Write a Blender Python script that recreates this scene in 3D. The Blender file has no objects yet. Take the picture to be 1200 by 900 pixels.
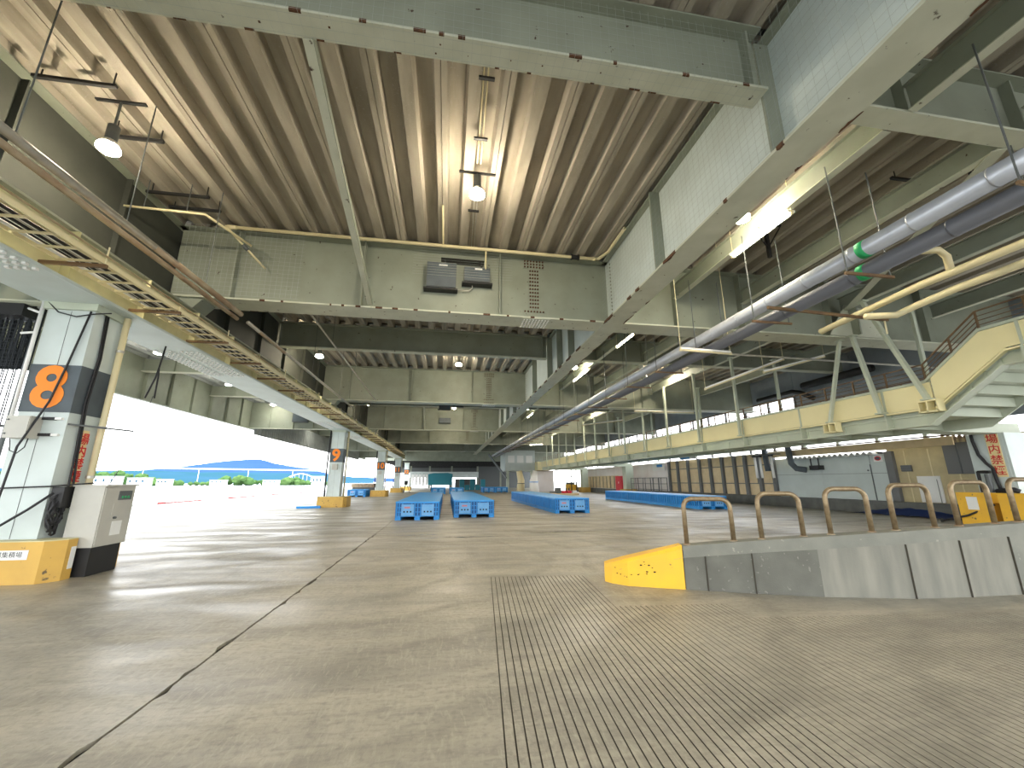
import bpy, bmesh, math, random
from mathutils import Vector, Matrix
random.seed(7)
SC = bpy.context.scene
COL = SC.collection
R = math.radians

# ------------------------------------------------------------------ camera, sky, sun, exposure
cd = bpy.data.cameras.new('camera'); cam = bpy.data.objects.new('camera', cd); COL.objects.link(cam)
cam.location = (0, 0, 1.55); cam.rotation_euler = (R(90 + 13.58), 0, R(-9.0))
cd.sensor_width = 36; cd.lens = 472 / 1200 * 36; cd.clip_start = 0.05; cd.clip_end = 9000
SC.camera = cam
w = bpy.data.worlds.new('overcast_sky'); SC.world = w; w.use_nodes = True
nt = w.node_tree; nt.nodes.clear()
wo = nt.nodes.new('ShaderNodeOutputWorld'); bg = nt.nodes.new('ShaderNodeBackground')
tc = nt.nodes.new('ShaderNodeTexCoord'); sx = nt.nodes.new('ShaderNodeSeparateXYZ'); cr = nt.nodes.new('ShaderNodeValToRGB')
cr.color_ramp.elements[0].position = 0.0; cr.color_ramp.elements[0].color = (1, 1, 1, 1)
cr.color_ramp.elements[1].position = 0.9; cr.color_ramp.elements[1].color = (.80, .90, 1, 1)
nt.links.new(tc.outputs['Generated'], sx.inputs[0]); nt.links.new(sx.outputs['Z'], cr.inputs[0])
nt.links.new(cr.outputs[0], bg.inputs[0]); nt.links.new(bg.outputs[0], wo.inputs[0])
bg.inputs[1].default_value = 1.35
sd = bpy.data.lights.new('sun', 'SUN'); so = bpy.data.objects.new('sun', sd); COL.objects.link(so)
sd.energy = 2.2; sd.angle = R(12); sd.color = (1, .96, .9); so.location = (-40, 0, 60)
so.rotation_euler = (R(8), R(-24), 0)
SC.view_settings.view_transform = 'Standard'; SC.view_settings.look = 'None'
SC.view_settings.gamma = 1; SC.view_settings.use_curve_mapping = False
SC.view_settings.exposure = 2.05
LAMP = 115.0      # high-bay lens radiance
TUBE = 16.0       # fluorescent tube radiance

# ------------------------------------------------------------------ materials
def mat(name, c, rough=.6, metal=0., c2=None, scale=2., amount=.5, speck=None, speck_scale=14., speck_amt=.12,
        streak=(1, 1, 1), bump=0., detail=4., spec=.4):
    m = bpy.data.materials.new(name); m.use_nodes = True; n = m.node_tree; b = n.nodes['Principled BSDF']
    b.inputs['Roughness'].default_value = rough; b.inputs['Metallic'].default_value = metal
    b.inputs['Specular IOR Level'].default_value = spec
    b.inputs['Base Color'].default_value = (*c, 1)
    if c2 is None and speck is None and not bump: return m
    g = n.nodes.new('ShaderNodeNewGeometry'); mp = n.nodes.new('ShaderNodeMapping'); mp.inputs['Scale'].default_value = streak
    n.links.new(g.outputs['Position'], mp.inputs[0])
    out = None
    if c2 is not None:
        t = n.nodes.new('ShaderNodeTexNoise'); t.inputs['Scale'].default_value = scale; t.inputs['Detail'].default_value = detail
        n.links.new(mp.outputs[0], t.inputs['Vector'])
        r = n.nodes.new('ShaderNodeValToRGB'); r.color_ramp.elements[0].position = .5 - .25 * amount - .1; r.color_ramp.elements[1].position = .5 + .25 * amount + .05
        r.color_ramp.elements[0].color = (*c, 1); r.color_ramp.elements[1].color = (*c2, 1)
        n.links.new(t.outputs['Fac'], r.inputs[0]); out = r.outputs[0]
    if speck is not None:
        t2 = n.nodes.new('ShaderNodeTexNoise'); t2.inputs['Scale'].default_value = speck_scale; t2.inputs['Detail'].default_value = 6
        n.links.new(g.outputs['Position'], t2.inputs['Vector'])
        r2 = n.nodes.new('ShaderNodeValToRGB'); e = .70 - speck_amt
        r2.color_ramp.elements[0].position = e; r2.color_ramp.elements[0].color = (0, 0, 0, 1); r2.color_ramp.elements[1].position = e + .04
        n.links.new(t2.outputs['Fac'], r2.inputs[0])
        mx = n.nodes.new('ShaderNodeMix'); mx.data_type = 'RGBA'; mx.inputs['B'].default_value = (*speck, 1); mx.inputs['A'].default_value = (*c, 1)
        if out: n.links.new(out, mx.inputs['A'])
        n.links.new(r2.outputs[0], mx.inputs['Factor']); out = mx.outputs['Result']
    if out: n.links.new(out, b.inputs['Base Color'])
    if bump:
        t3 = n.nodes.new('ShaderNodeTexNoise'); t3.inputs['Scale'].default_value = 60; t3.inputs['Detail'].default_value = 5
        n.links.new(g.outputs['Position'], t3.inputs['Vector'])
        bp = n.nodes.new('ShaderNodeBump'); bp.inputs['Strength'].default_value = bump; bp.inputs['Distance'].default_value = .01
        n.links.new(t3.outputs['Fac'], bp.inputs['Height']); n.links.new(bp.outputs[0], b.inputs['Normal'])
    return m

def emit(name, c, s):
    m = bpy.data.materials.new(name); m.use_nodes = True; n = m.node_tree; b = n.nodes['Principled BSDF']
    b.inputs['Base Color'].default_value = (.9, .9, .88, 1); b.inputs['Emission Color'].default_value = (*c, 1); b.inputs['Emission Strength'].default_value = s
    return m

def floor_mat():
    m = bpy.data.materials.new('worn_concrete_floor'); m.use_nodes = True; n = m.node_tree; b = n.nodes['Principled BSDF']; L = n.links.new
    g = n.nodes.new('ShaderNodeNewGeometry')
    def noise(scale, detail, sc=(1, 1, 1), rot=0, dist=0.):
        mp = n.nodes.new('ShaderNodeMapping'); mp.inputs['Scale'].default_value = sc; mp.inputs['Rotation'].default_value = (0, 0, rot)
        L(g.outputs['Position'], mp.inputs[0]); t = n.nodes.new('ShaderNodeTexNoise'); t.inputs['Scale'].default_value = scale
        t.inputs['Detail'].default_value = detail; t.inputs['Distortion'].default_value = dist; L(mp.outputs[0], t.inputs['Vector']); return t.outputs['Fac']
    def ramp(f, p0, c0, p1, c1):
        r = n.nodes.new('ShaderNodeValToRGB'); e = r.color_ramp.elements; e[0].position = p0; e[0].color = (*c0, 1); e[1].position = p1; e[1].color = (*c1, 1)
        L(f, r.inputs[0]); return r.outputs[0]
    def mix(f, a, bb, mode='MIX', fac=None):
        x = n.nodes.new('ShaderNodeMix'); x.data_type = 'RGBA'; x.blend_type = mode
        if f is None: x.inputs['Factor'].default_value = fac
        else: L(f, x.inputs['Factor'])
        for s, v in (('A', a), ('B', bb)):
            if isinstance(v, tuple): x.inputs[s].default_value = (*v, 1)
            else: L(v, x.inputs[s])
        return x.outputs['Result']
    big = ramp(noise(.35, 5), .35, (.36, .33, .26), .65, (.26, .24, .195))
    streak = noise(1.1, 6, (.35, 1.6, 1), .12, .6)
    c = mix(ramp(streak, .42, (0, 0, 0), .62, (1, 1, 1)), big, (.42, .385, .30))
    c = mix(ramp(noise(2.6, 8, (.4, 2.2, 1), .95, 1.2), .50, (0, 0, 0), .76, (.45, .45, .45)), c, (.45, .41, .325))
    c = mix(ramp(noise(1.7, 9, (1.6, .45, 1), -.5, 1.6), .52, (0, 0, 0), .80, (.5, .5, .5)), c, (.20, .185, .15))
    arcs = n.nodes.new('ShaderNodeTexWave'); arcs.wave_type = 'RINGS'; arcs.rings_direction = 'Z'; arcs.inputs['Scale'].default_value = .28; arcs.inputs['Distortion'].default_value = 5; arcs.inputs['Detail'].default_value = 3; arcs.inputs['Detail Scale'].default_value = 2
    mp = n.nodes.new('ShaderNodeMapping'); mp.inputs['Location'].default_value = (2, -9, 0); L(g.outputs['Position'], mp.inputs[0]); L(mp.outputs[0], arcs.inputs['Vector'])
    c = mix(ramp(arcs.outputs['Fac'], .80, (0, 0, 0), 1.0, (.35, .35, .35)), c, (.17, .155, .125))
    c = mix(ramp(noise(9, 8, (.5, 2.0, 1), .7, .9), .46, (0, 0, 0), .74, (.55, .55, .55)), c, (.20, .185, .15))
    c = mix(ramp(noise(14, 8, (2.2, .4, 1), .35, .9), .52, (0, 0, 0), .74, (.6, .6, .6)), c, (.47, .435, .345))
    c = mix(ramp(noise(22, 4), .5, (0, 0, 0), .75, (.5, .5, .5)), c, (.17, .155, .125))
    c = mix(ramp(noise(150, 2), .60, (0, 0, 0), .75, (.6, .6, .6)), c, (.40, .37, .29))
    L(c, b.inputs['Base Color'])
    rr = n.nodes.new('ShaderNodeMapRange'); rr.inputs['From Min'].default_value = .35; rr.inputs['From Max'].default_value = .65; rr.inputs['To Min'].default_value = .30; rr.inputs['To Max'].default_value = .62
    L(noise(.8, 6, (.5, 1.5, 1), .1, .5), rr.inputs['Value']); L(rr.outputs[0], b.inputs['Roughness']); b.inputs['Specular IOR Level'].default_value = .5
    bp = n.nodes.new('ShaderNodeBump'); bp.inputs['Strength'].default_value = .35; bp.inputs['Distance'].default_value = .006
    L(noise(70, 5), bp.inputs['Height']); L(bp.outputs[0], b.inputs['Normal'])
    return m

RUST = (.055, .028, .016)
M = dict(
    floor=floor_mat(),
    dirt=mat('joint_dirt', (.014, .013, .011), .9),
    groove=mat('groove_dirt_and_shade', (.075, .068, .052), .8),  # dirt tone that also carries the shade down in the cuts
    water_dark=mat('damp_patch', (.06, .058, .05), .12),
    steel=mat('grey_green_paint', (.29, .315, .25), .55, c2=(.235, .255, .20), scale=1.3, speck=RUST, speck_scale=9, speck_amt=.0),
    steel_d=mat('shade_dark_steel_paint', (.060, .064, .050), .8, c2=(.042, .045, .036), scale=1.3),  # near-black copy of the steel paint, with missing light put into the colour
    flange=mat('pale_lit_green_paint', (.54, .555, .45), .55, c2=(.46, .475, .375), scale=2.2, speck=RUST, speck_scale=6, speck_amt=.02),  # lighter copy of the steel paint, floor bounce painted into it
    web=mat('pale_paint_with_daylight', (.60, .67, .65), .5, c2=(.53, .59, .56), scale=1.5),  # pale column paint; on the main girder its paleness is painted daylight
    deck=mat('weathered_deck', (.47, .425, .345), .85, c2=(.28, .252, .20), scale=3, streak=(1, .18, 1), speck=(.36, .33, .29), speck_scale=30, speck_amt=.08, bump=.2),
    deck_grey=mat('grey_deck_sheet', (.36, .38, .37), .7, c2=(.28, .30, .29), scale=2, streak=(1, .3, 1)),
    rust=mat('rust_scale', RUST, .9, c2=(.12, .055, .025), scale=20),
    black=mat('black_steel', (.018, .018, .018), .5),
    rubber=mat('black_cable_rubber', (.02, .02, .022), .55),
    dark=mat('dark_grey_metal', (.10, .11, .11), .5),
    dgrey=mat('slate_number_band', (.10, .125, .14), .6, c2=(.075, .09, .10), scale=3),
    orange=mat('orange_number_paint', (.93, .26, .02), .6),
    yellow=mat('safety_yellow_paint', (.86, .50, .03), .55, c2=(.78, .44, .04), scale=3, speck=(.12, .10, .06), speck_scale=7, speck_amt=.03),
    ochre=mat('faded_ochre_paint', (.64, .395, .085), .6, c2=(.55, .34, .08), scale=3, speck=(.14, .10, .05), speck_scale=8, speck_amt=.05),
    cream=mat('cream_panel_paint', (.84, .76, .44), .5, c2=(.79, .71, .41), scale=1.2),
    creamsteel=mat('cream_girder_paint', (.62, .58, .33), .55, c2=(.50, .47, .27), scale=3),
    sage=mat('sage_beam_paint', (.52, .57, .45), .5, c2=(.46, .50, .40), scale=1.5),
    brown=mat('brown_handrail_paint', (.12, .066, .036), .5, c2=(.20, .125, .055), scale=4),
    tube=mat('stained_steel_tube', (.31, .245, .145), .4, .5, c2=(.19, .135, .075), scale=14),
    conc=mat('kerb_concrete', (.235, .235, .195), .75, c2=(.175, .178, .15), scale=2.5, speck=(.30, .29, .24), speck_scale=12, speck_amt=.04, bump=.3),
    conc_d=mat('patched_concrete', (.155, .155, .13), .8, c2=(.12, .12, .10), scale=4, speck=(.21, .205, .175), speck_scale=16, speck_amt=.06, bump=.3),
    conc_l=mat('light_concrete', (.27, .262, .215), .8, c2=(.18, .178, .15), scale=2.6, streak=(2, 2, .35), bump=.3),
    kerb=mat('dark_dock_concrete', (.16, .165, .15), .85, c2=(.11, .115, .105), scale=2),
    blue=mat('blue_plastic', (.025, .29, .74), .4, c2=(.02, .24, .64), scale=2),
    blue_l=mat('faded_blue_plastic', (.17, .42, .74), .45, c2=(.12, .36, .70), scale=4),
    blue_k=mat('shaded_blue_plastic_core', (.010, .10, .30), .55),  # dark blue standing in for the shade behind the ribs
    blue_t=mat('sky_bright_blue_lid', (.05, .37, .84), .42, c2=(.035, .31, .76), scale=2),  # crate blue lightened to carry the sky reflection on top
    pink=mat('faded_red_print', (.55, .22, .26), .6),
    blue_d=mat('dark_blue_tarp', (.012, .03, .12), .5),
    teal=mat('teal_plastic', (.02, .20, .26), .5),
    red=mat('red_paint', (.62, .02, .04), .45),
    redtext=mat('red_lettering', (.62, .03, .03), .6),
    signyellow=mat('yellow_sign_board', (.80, .66, .34), .6),
    white=mat('white_paint', (.80, .80, .77), .5),
    sticker=mat('white_sticker', (.78, .79, .76), .5),
    ink=mat('black_ink', (.03, .03, .035), .6),
    boxgrey=mat('beige_enamel', (.50, .49, .43), .45, c2=(.46, .45, .40), scale=4),
    pipe=mat('galvanised_lagging', (.50, .52, .56), .35, .35, c2=(.42, .44, .48), scale=3),
    pipe_d=mat('dark_grey_pipe', (.13, .135, .15), .45),
    green=mat('green_tape', (.02, .36, .12), .5),
    ypipe=mat('cream_pipe_paint', (.70, .62, .38), .45),
    galv=mat('galvanised_steel', (.55, .53, .46), .4, .5, c2=(.42, .40, .35), scale=6),
    rustpipe=mat('rusty_pipe', (.26, .15, .08), .7, c2=(.40, .33, .22), scale=5, streak=(1, .5, 1)),
    wallblue=mat('pale_blue_wall_paint', (.58, .645, .62), .6, c2=(.53, .59, .565), scale=1.5),
    upper=mat('slate_wall_sheet', (.27, .31, .34), .7, c2=(.22, .25, .28), scale=1.5),
    tan=mat('tan_board', (.76, .61, .37), .7, c2=(.66, .52, .31), scale=2.5),
    tan_d=mat('tan_wire_wall', (.56, .48, .28), .8, c2=(.49, .42, .25), scale=3),
    postgrey=mat('grey_post', (.16, .165, .165), .6),
    palewall=mat('pale_wall_and_daylight', (.84, .81, .79), .8, c2=(.76, .69, .65), scale=.7),
    apron=mat('pale_quay_concrete', (.20, .205, .205), .7, c2=(.17, .175, .175), scale=.3),
    sea=mat('grey_sea', (.42, .47, .50), .15),
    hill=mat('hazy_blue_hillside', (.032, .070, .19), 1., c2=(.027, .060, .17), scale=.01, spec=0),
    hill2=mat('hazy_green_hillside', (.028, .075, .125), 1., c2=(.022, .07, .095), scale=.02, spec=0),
    leaf=mat('tree_foliage', (.040, .10, .035), 1., c2=(.08, .135, .045), scale=.09, spec=0),
    net=mat('net_twine', (.36, .39, .36), .9),
    netdark=mat('dark_net_twine', (.03, .035, .04), .9),
    lamp=emit('lamp_lens_glow', (1, .87, .66), LAMP),
    lampw=emit('lamp_lens_glow_white', (1, .95, .82), LAMP * .5),
    tubeglow=emit('tube_glow', (1, .92, .68), TUBE),
)

# ------------------------------------------------------------------ mesh builder
class B:
    def __init__(s): s.v = []; s.f = []; s.m = []
    def add(s, vs, fs, m=0):
        o = len(s.v); s.v += [tuple(v) for v in vs]; s.f += [tuple(i + o for i in f) for f in fs]; s.m += [m] * len(fs); return s
    def box(s, x0, x1, y0, y1, z0, z1, m=0):
        vs = [(x, y, z) for z in (z0, z1) for y in (y0, y1) for x in (x0, x1)]
        return s.add(vs, [(0, 2, 3, 1), (4, 5, 7, 6), (0, 1, 5, 4), (2, 6, 7, 3), (0, 4, 6, 2), (1, 3, 7, 5)], m)
    def bar(s, p, q, w, h, m=0, up=(0, 0, 1)):
        p = Vector(p); q = Vector(q); d = (q - p).normalized(); u = Vector(up)
        if abs(d.dot(u)) > .98: u = Vector((0, 1, 0))
        a = d.cross(u).normalized(); b = a.cross(d).normalized(); a *= w / 2; b *= h / 2
        vs = [e + sa * a + sb * b for e in (p, q) for sb in (-1, 1) for sa in (-1, 1)]
        return s.add(vs, [(0, 1, 3, 2), (4, 6, 7, 5), (0, 4, 5, 1), (2, 3, 7, 6), (0, 2, 6, 4), (1, 5, 7, 3)], m)
    def tube(s, pts, r, n=10, m=0, cap=True):
        pts = [Vector(p) for p in pts]; rings = []; prev = None
        for i, p in enumerate(pts):
            d = (pts[min(i + 1, len(pts) - 1)] - pts[max(i - 1, 0)]).normalized()
            if prev is None:
                u = Vector((0, 0, 1)) if abs(d.z) < .95 else Vector((1, 0, 0)); a = d.cross(u).normalized()
            else: a = (prev - d * prev.dot(d)).normalized()
            prev = a; b = d.cross(a)
            rr = r[i] if isinstance(r, (list, tuple)) else r
            rings.append([p + (a * math.cos(t) + b * math.sin(t)) * rr for t in (2 * math.pi * k / n for k in range(n))])
        vs = [v for g in rings for v in g]; fs = []
        for i in range(len(pts) - 1):
            for k in range(n): fs.append((i * n + k, i * n + (k + 1) % n, (i + 1) * n + (k + 1) % n, (i + 1) * n + k))
        if cap: fs += [tuple(range(n))[::-1], tuple(range((len(pts) - 1) * n, len(pts) * n))]
        return s.add(vs, fs, m)
    def prism(s, poly, axis, a0, a1, m=0):
        """poly in the plane of the two other axes, in order (x,y)/(x,z)/(y,z)."""
        def P(p, a): return {'x': (a, p[0], p[1]), 'y': (p[0], a, p[1]), 'z': (p[0], p[1], a)}[axis]
        n = len(poly); vs = [P(p, a0) for p in poly] + [P(p, a1) for p in poly]
        fs = [(i, (i + 1) % n, n + (i + 1) % n, n + i) for i in range(n)] + [tuple(range(n))[::-1], tuple(range(n, 2 * n))]
        return s.add(vs, fs, m)
    def build(s, name, mats, parent=None, loc=None, smooth=False):
        off = Vector((0, 0, 0)); p = parent
        while p is not None: off += p.location; p = p.parent
        if loc is not None: off += Vector(loc)
        me = bpy.data.meshes.new(name); me.from_pydata([tuple(Vector(v) - off) for v in s.v], [], s.f)
        for mm in (mats if isinstance(mats, (list, tuple)) else [mats]): me.materials.append(mm)
        for i, p in enumerate(me.polygons): p.material_index = s.m[i]; p.use_smooth = smooth
        bm = bmesh.new(); bm.from_mesh(me); bmesh.ops.recalc_face_normals(bm, faces=bm.faces); bm.to_mesh(me); bm.free()
        me.update()
        o = bpy.data.objects.new(name, me); COL.objects.link(o); o.parent = parent
        if loc is not None: o.location = loc
        return o
def box(*a): return B().box(*a)
def tag(o, label=None, cat=None, group=None, kind=None):
    for k, v in (('label', label), ('category', cat), ('group', group), ('kind', kind)):
        if v: o[k] = v
    return o
def thing(name, label, cat, loc=(0, 0, 0), group=None, kind=None):
    o = bpy.data.objects.new(name, None); COL.objects.link(o); o.location = loc; o.empty_display_size = .2
    return tag(o, label, cat, group, kind)
def struct(name, label=None): return tag(thing(name, None, None), label, None, None, 'structure')
def kids(o): return [c for c in bpy.data.objects if c.parent == o]
def copy_tree(o, parent=None):
    c = o.copy(); COL.objects.link(c); c.parent = parent
    for ch in list(KID.get(o.name, ())): copy_tree(ch, c)
    return c
KID = {}
def reg(root):
    """remember the children of a prototype so that copies are quick"""
    KID[root.name] = kids(root)
    for c in KID[root.name]: reg(c)
def dup(o, loc, label=None, group=None, rz=None):
    c = copy_tree(o); c.location = loc
    if rz is not None: c.rotation_euler.z = rz
    if label: c['label'] = label
    if group: c['group'] = group
    return c
def inst(o, loc, parent=None, scale=None, name=None):
    c = o.copy(); COL.objects.link(c); c.parent = parent
    off = Vector((0, 0, 0)); p = parent
    while p is not None: off += p.location; p = p.parent
    c.location = Vector(loc) - off
    if scale: c.scale = scale
    return c
ORD = ['first', 'second', 'third', 'fourth', 'fifth', 'sixth', 'seventh', 'eighth', 'ninth', 'tenth', 'eleventh', 'twelfth', 'thirteenth', 'fourteenth', 'fifteenth', 'sixteenth', 'seventeenth', 'eighteenth', 'nineteenth', 'twentieth', 'twenty-first', 'twenty-second', 'twenty-third']

def text(body, size, name, m, parent, loc, rot, ext=.004, bold=0., align='CENTER'):
    cu = bpy.data.curves.new(name, 'FONT'); cu.body = body; cu.size = size; cu.extrude = ext; cu.offset = bold; cu.align_x = align; cu.align_y = 'CENTER'; cu.resolution_u = 4
    o = bpy.data.objects.new(name, cu); COL.objects.link(o)
    bpy.context.view_layer.update()
    me = bpy.data.meshes.new_from_object(o.evaluated_get(bpy.context.evaluated_depsgraph_get()))
    bpy.data.objects.remove(o); bpy.data.curves.remove(cu)
    me.materials.clear(); me.materials.append(m)
    t = bpy.data.objects.new(name, me); COL.objects.link(t); t.parent = parent
    off = Vector((0, 0, 0)); p = parent
    while p is not None: off += p.location; p = p.parent
    t.location = Vector(loc) - off; t.rotation_euler = rot
    return t

# ------------------------------------------------------------------ floor
fl = struct('floor', 'worn concrete floor slabs of the open market hall with dark joints')
B().add([(-12.5, -11, -.03), (21, -11, -.03), (21, 112, -.03), (-12.5, 112, -.03)], [(0, 1, 2, 3)]).build('joint_filler', M['dirt'], fl)
def slab(outer, holes=(), name='slab', m=None, z=0., t=.14):
    bm = bmesh.new(); loops = []
    for lp in [outer] + list(holes):
        vs = [bm.verts.new((x, y, z)) for x, y in lp]; es = [bm.edges.new((vs[i], vs[(i + 1) % len(vs)])) for i in range(len(vs))]; loops.append((vs, es))
    bmesh.ops.triangle_fill(bm, use_beauty=True, use_dissolve=False, edges=[e for l in loops for e in l[1]])
    for f in bm.faces:
        if f.normal.z < 0: f.normal_flip()
    for vs, _ in loops:
        lo = [bm.verts.new((v.co.x, v.co.y, z - t)) for v in vs]
        for i in range(len(vs)): bm.faces.new((vs[i], lo[i], lo[(i + 1) % len(vs)], vs[(i + 1) % len(vs)]))
    me = bpy.data.meshes.new(name); bm.to_mesh(me); bm.free(); me.materials.append(m or M['floor'])
    o = bpy.data.objects.new(name, me); COL.objects.link(o); o.parent = fl; return o
def edge(p, q, step, amp, chips=0, normal=(1, 0)):
    """points from p to q with a worn, chipped edge; normal points into the slab"""
    p = Vector(p); q = Vector(q); n = max(2, int((q - p).length / step)); out = []
    big = 0
    for i in range(n + 1):
        t = i / n; d = random.random() ** 3 * amp
        if chips and big <= 0 and random.random() < chips: big = random.randint(1, 3)
        if big > 0 and 0 < i < n: d += random.uniform(.012, .045); big -= 1
        out.append(tuple(p.lerp(q, t) + Vector(normal) * (d if 0 < i < n else 0)))
    return out
JX, JY, g = -2.06, 13.45, .009
a5 = R(5); U = Vector((math.cos(a5), -math.sin(a5))); V = Vector((math.sin(a5), math.cos(a5))); O2 = Vector((.097, 0))
def uv(u, v): return tuple(O2 + U * u + V * v)
PITCH, NG = .067, 93
u1, u2, umax = PITCH * 24, PITCH * 46, PITCH * NG
hole = [uv(0, .15), uv(umax, .15), uv(umax, 5.0), uv(u2, 5.0), uv(u2, 5.55), uv(u1, 5.55), uv(u1, 7.3), uv(0, 7.3)]
slab(edge((JX + g, JY - g), (JX + g, -11), .11, .012, .10, (1, 0)) + [(21, -11), (21, JY - g)] + edge((21, JY - g), (JX + g, JY - g), .25, .02, .05, (0, -1))[1:-1], [hole])
slab([(-12, -11)] + edge((JX - g, -11), (JX - g, JY - g), .11, .014, .12, (-1, 0)) + edge((JX - g, JY - g), (-12, JY - g), .25, .015, .03, (0, -1))[1:])
for x0, x1, tops in ((-12, JX - g, 0), (JX + g, 21, 1)):
    for y0, y1 in ((JY + g, 41), (41.02, 70), (70.02, 112)):
        slab([(x0, y0), (x1, y0), (x1, y1), (x0, y1)])
# the saw-cut slab: every groove is cut into the surface
gb = B(); GW = .0085
for i in range(NG):
    ua, ub = i * PITCH, (i + 1) * PITCH; v1 = 7.3 if ua < u1 - .001 else (5.55 if ua < u2 - .001 else 5.0)
    P3 = lambda u, v, z: (*uv(u, v), z)
    gw = GW * (1.1 if i < 30 else .75)
    prof = [(ua, 0), (ub - gw, 0), (ub - gw, -.011), (ub, -.011), (ub, 0)]
    vs = [P3(u, v, z) for v in (.15, v1) for u, z in prof]
    gb.add(vs, [(0, 1, 6, 5)], 0); gb.add(vs, [(1, 2, 7, 6), (2, 3, 8, 7), (3, 4, 9, 8)], 1)
gs = gb.build('grooved_slab', [M['floor'], M['groove']], fl)
# damp streaks lying on the floor
for k, (x0, x1, y, s) in enumerate(((-.8, 1.9, 12.2, .10), (2.6, 4.9, 13.0, .12), (-1.6, .2, 12.9, .06), (5.4, 6.6, 18.3, .16), (-7.6, -5.2, 19.2, .12))):
    n = 26; up = [(x0 + (x1 - x0) * i / n, y + s * (random.random() * .8 + .15) * math.sin(math.pi * i / n) + .12 * (i / n)) for i in range(n + 1)]
    dn = [(x0 + (x1 - x0) * i / n, y - s * random.random() * .6 * math.sin(math.pi * i / n) + .12 * (i / n)) for i in range(n + 1)]
    vs = [(x, yy, .0015) for x, yy in up + dn]
    B().add(vs, [(i, i + 1, n + 2 + i, n + 1 + i) for i in range(n)]).build('damp_streak', M['water_dark'], fl)

# quay apron, quay edge, sea
ap = struct('pavement', 'pale concrete quay apron in bright daylight beyond the columns')
for k in range(9):
    y0 = -20 + k * 18
    B().box(-15.98, -12.04, y0, y0 + 17.97, -.3, -.015).box(-20, -16.0, y0, y0 + 17.97, -.3, -.02).build('slab', M['apron'], ap)
qe = thing('quay_kerb', 'low white quay-edge kerb with red dashed markings along the water', 'kerb', (-20.3, 40, 0))
for k in range(16):
    y0 = 4 + k * 9.6
    B().box(-20.9, -20.05, y0, y0 + 9.55, -1.2, .10).build('kerb_block', M['white'], qe)
    rb = B(); rb.box(-20.045, -20.03, y0 + .3, y0 + 1.2, -.012, .085)
    y = y0 + 1.3
    while y < y0 + 5.5:
        L_ = random.uniform(.25, .7); rb.box(-20.045, -20.03, y, y + L_, 0, .045); y += L_ + .12
    rb.build('red_marking', M['redtext'], qe)
se = struct('sea', 'pale grey harbour water beyond the quay')
B().add([(-900, -300, -1.3), (-20.9, -300, -1.3), (-20.9, 900, -1.3), (-900, 900, -1.3)], [(0, 1, 2, 3)]).build('water_surface', M['sea'], se)
# far ground so that the horizon closes
gr = struct('ground', 'flat pale ground far beyond the hall')
B().add([(-20.9, 112, -.2), (700, 112, -.2), (700, 900, -.2), (-20.9, 900, -.2)], [(0, 1, 2, 3)]).add([(23, -60, -.2), (700, -60, -.2), (700, 112, -.2), (23, 112, -.2)], [(0, 1, 2, 3)]).add([(-20.9, -60, -.2), (23, -60, -.2), (23, -11, -.2), (-20.9, -11, -.2)], [(0, 1, 2, 3)]).build('ground_surface', M['apron'], gr)

# ------------------------------------------------------------------ ceiling deck panels
Z0, Z1, ZT = 8.50, 8.72, 8.82
prof = [(-.603, Z0), (-.50, Z0), (-.45, Z1), (-.165, Z1), (-.115, Z0), (.115, Z0), (.165, Z1), (.45, Z1), (.50, Z0), (.603, Z0), (.603, ZT), (-.603, ZT)]
ce = struct('ceiling', 'weathered ribbed deck panels seen from below across the whole hall')
YB = [-9.6, -2.6, 4.4, 11.4, 18.4, 25.4, 32.4, 39.4, 46.4, 53.4, 60.4, 67.4, 74.4]
pp = B().prism(prof, 'y', -.5, .5).build('deck_panel', M['deck'], ce)
first = True
for j in range(len(YB) - 1):
    for i in range(25):
        x = -7.07 + 1.22 * i; y = (YB[j] + YB[j + 1]) / 2; L_ = YB[j + 1] - YB[j] - .16
        o = pp if first else inst(pp, (x, y, 0), ce); first = False
        o.location = (x, y, random.uniform(-.006, .006)); o.scale = (1, L_, 1)
# closing roof skin so that no daylight leaks between the panels
B().box(-8.2, 23.8, -9.7, 75, 8.84, 9.0).build('roof_skin', M['dark'], ce)
# outer (seaward) soffit
YO = [-9.6, -5.6, -1.2, 3.5, 8.3, 13.1, 17.95, 22.85, 27.5, 32.2, 36.9, 41.6, 46.4, 51.2, 56.0, 60.8, 65.6]
c2 = struct('ceiling_seaward', 'lower grey ribbed soffit over the seaward edge of the hall')
p2 = B().prism([(x, z - 2.05) for x, z in prof], 'y', -.5, .5).build('deck_panel', M['deck_grey'], c2)
first = True
for j in range(len(YO) - 1):
    for i in range(4):
        x = -11.80 + 1.16 * i; y = (YO[j] + YO[j + 1]) / 2; L_ = YO[j + 1] - YO[j] - .12
        o = p2 if first else inst(p2, (x, y, 0), c2); first = False
        o.location = (x, y, 0); o.scale = (.95, L_, 1)
B().box(-12.5, -7.74, -9.7, 65.7, 6.78, 6.9).build('roof_skin', M['dark'], c2)

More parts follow.
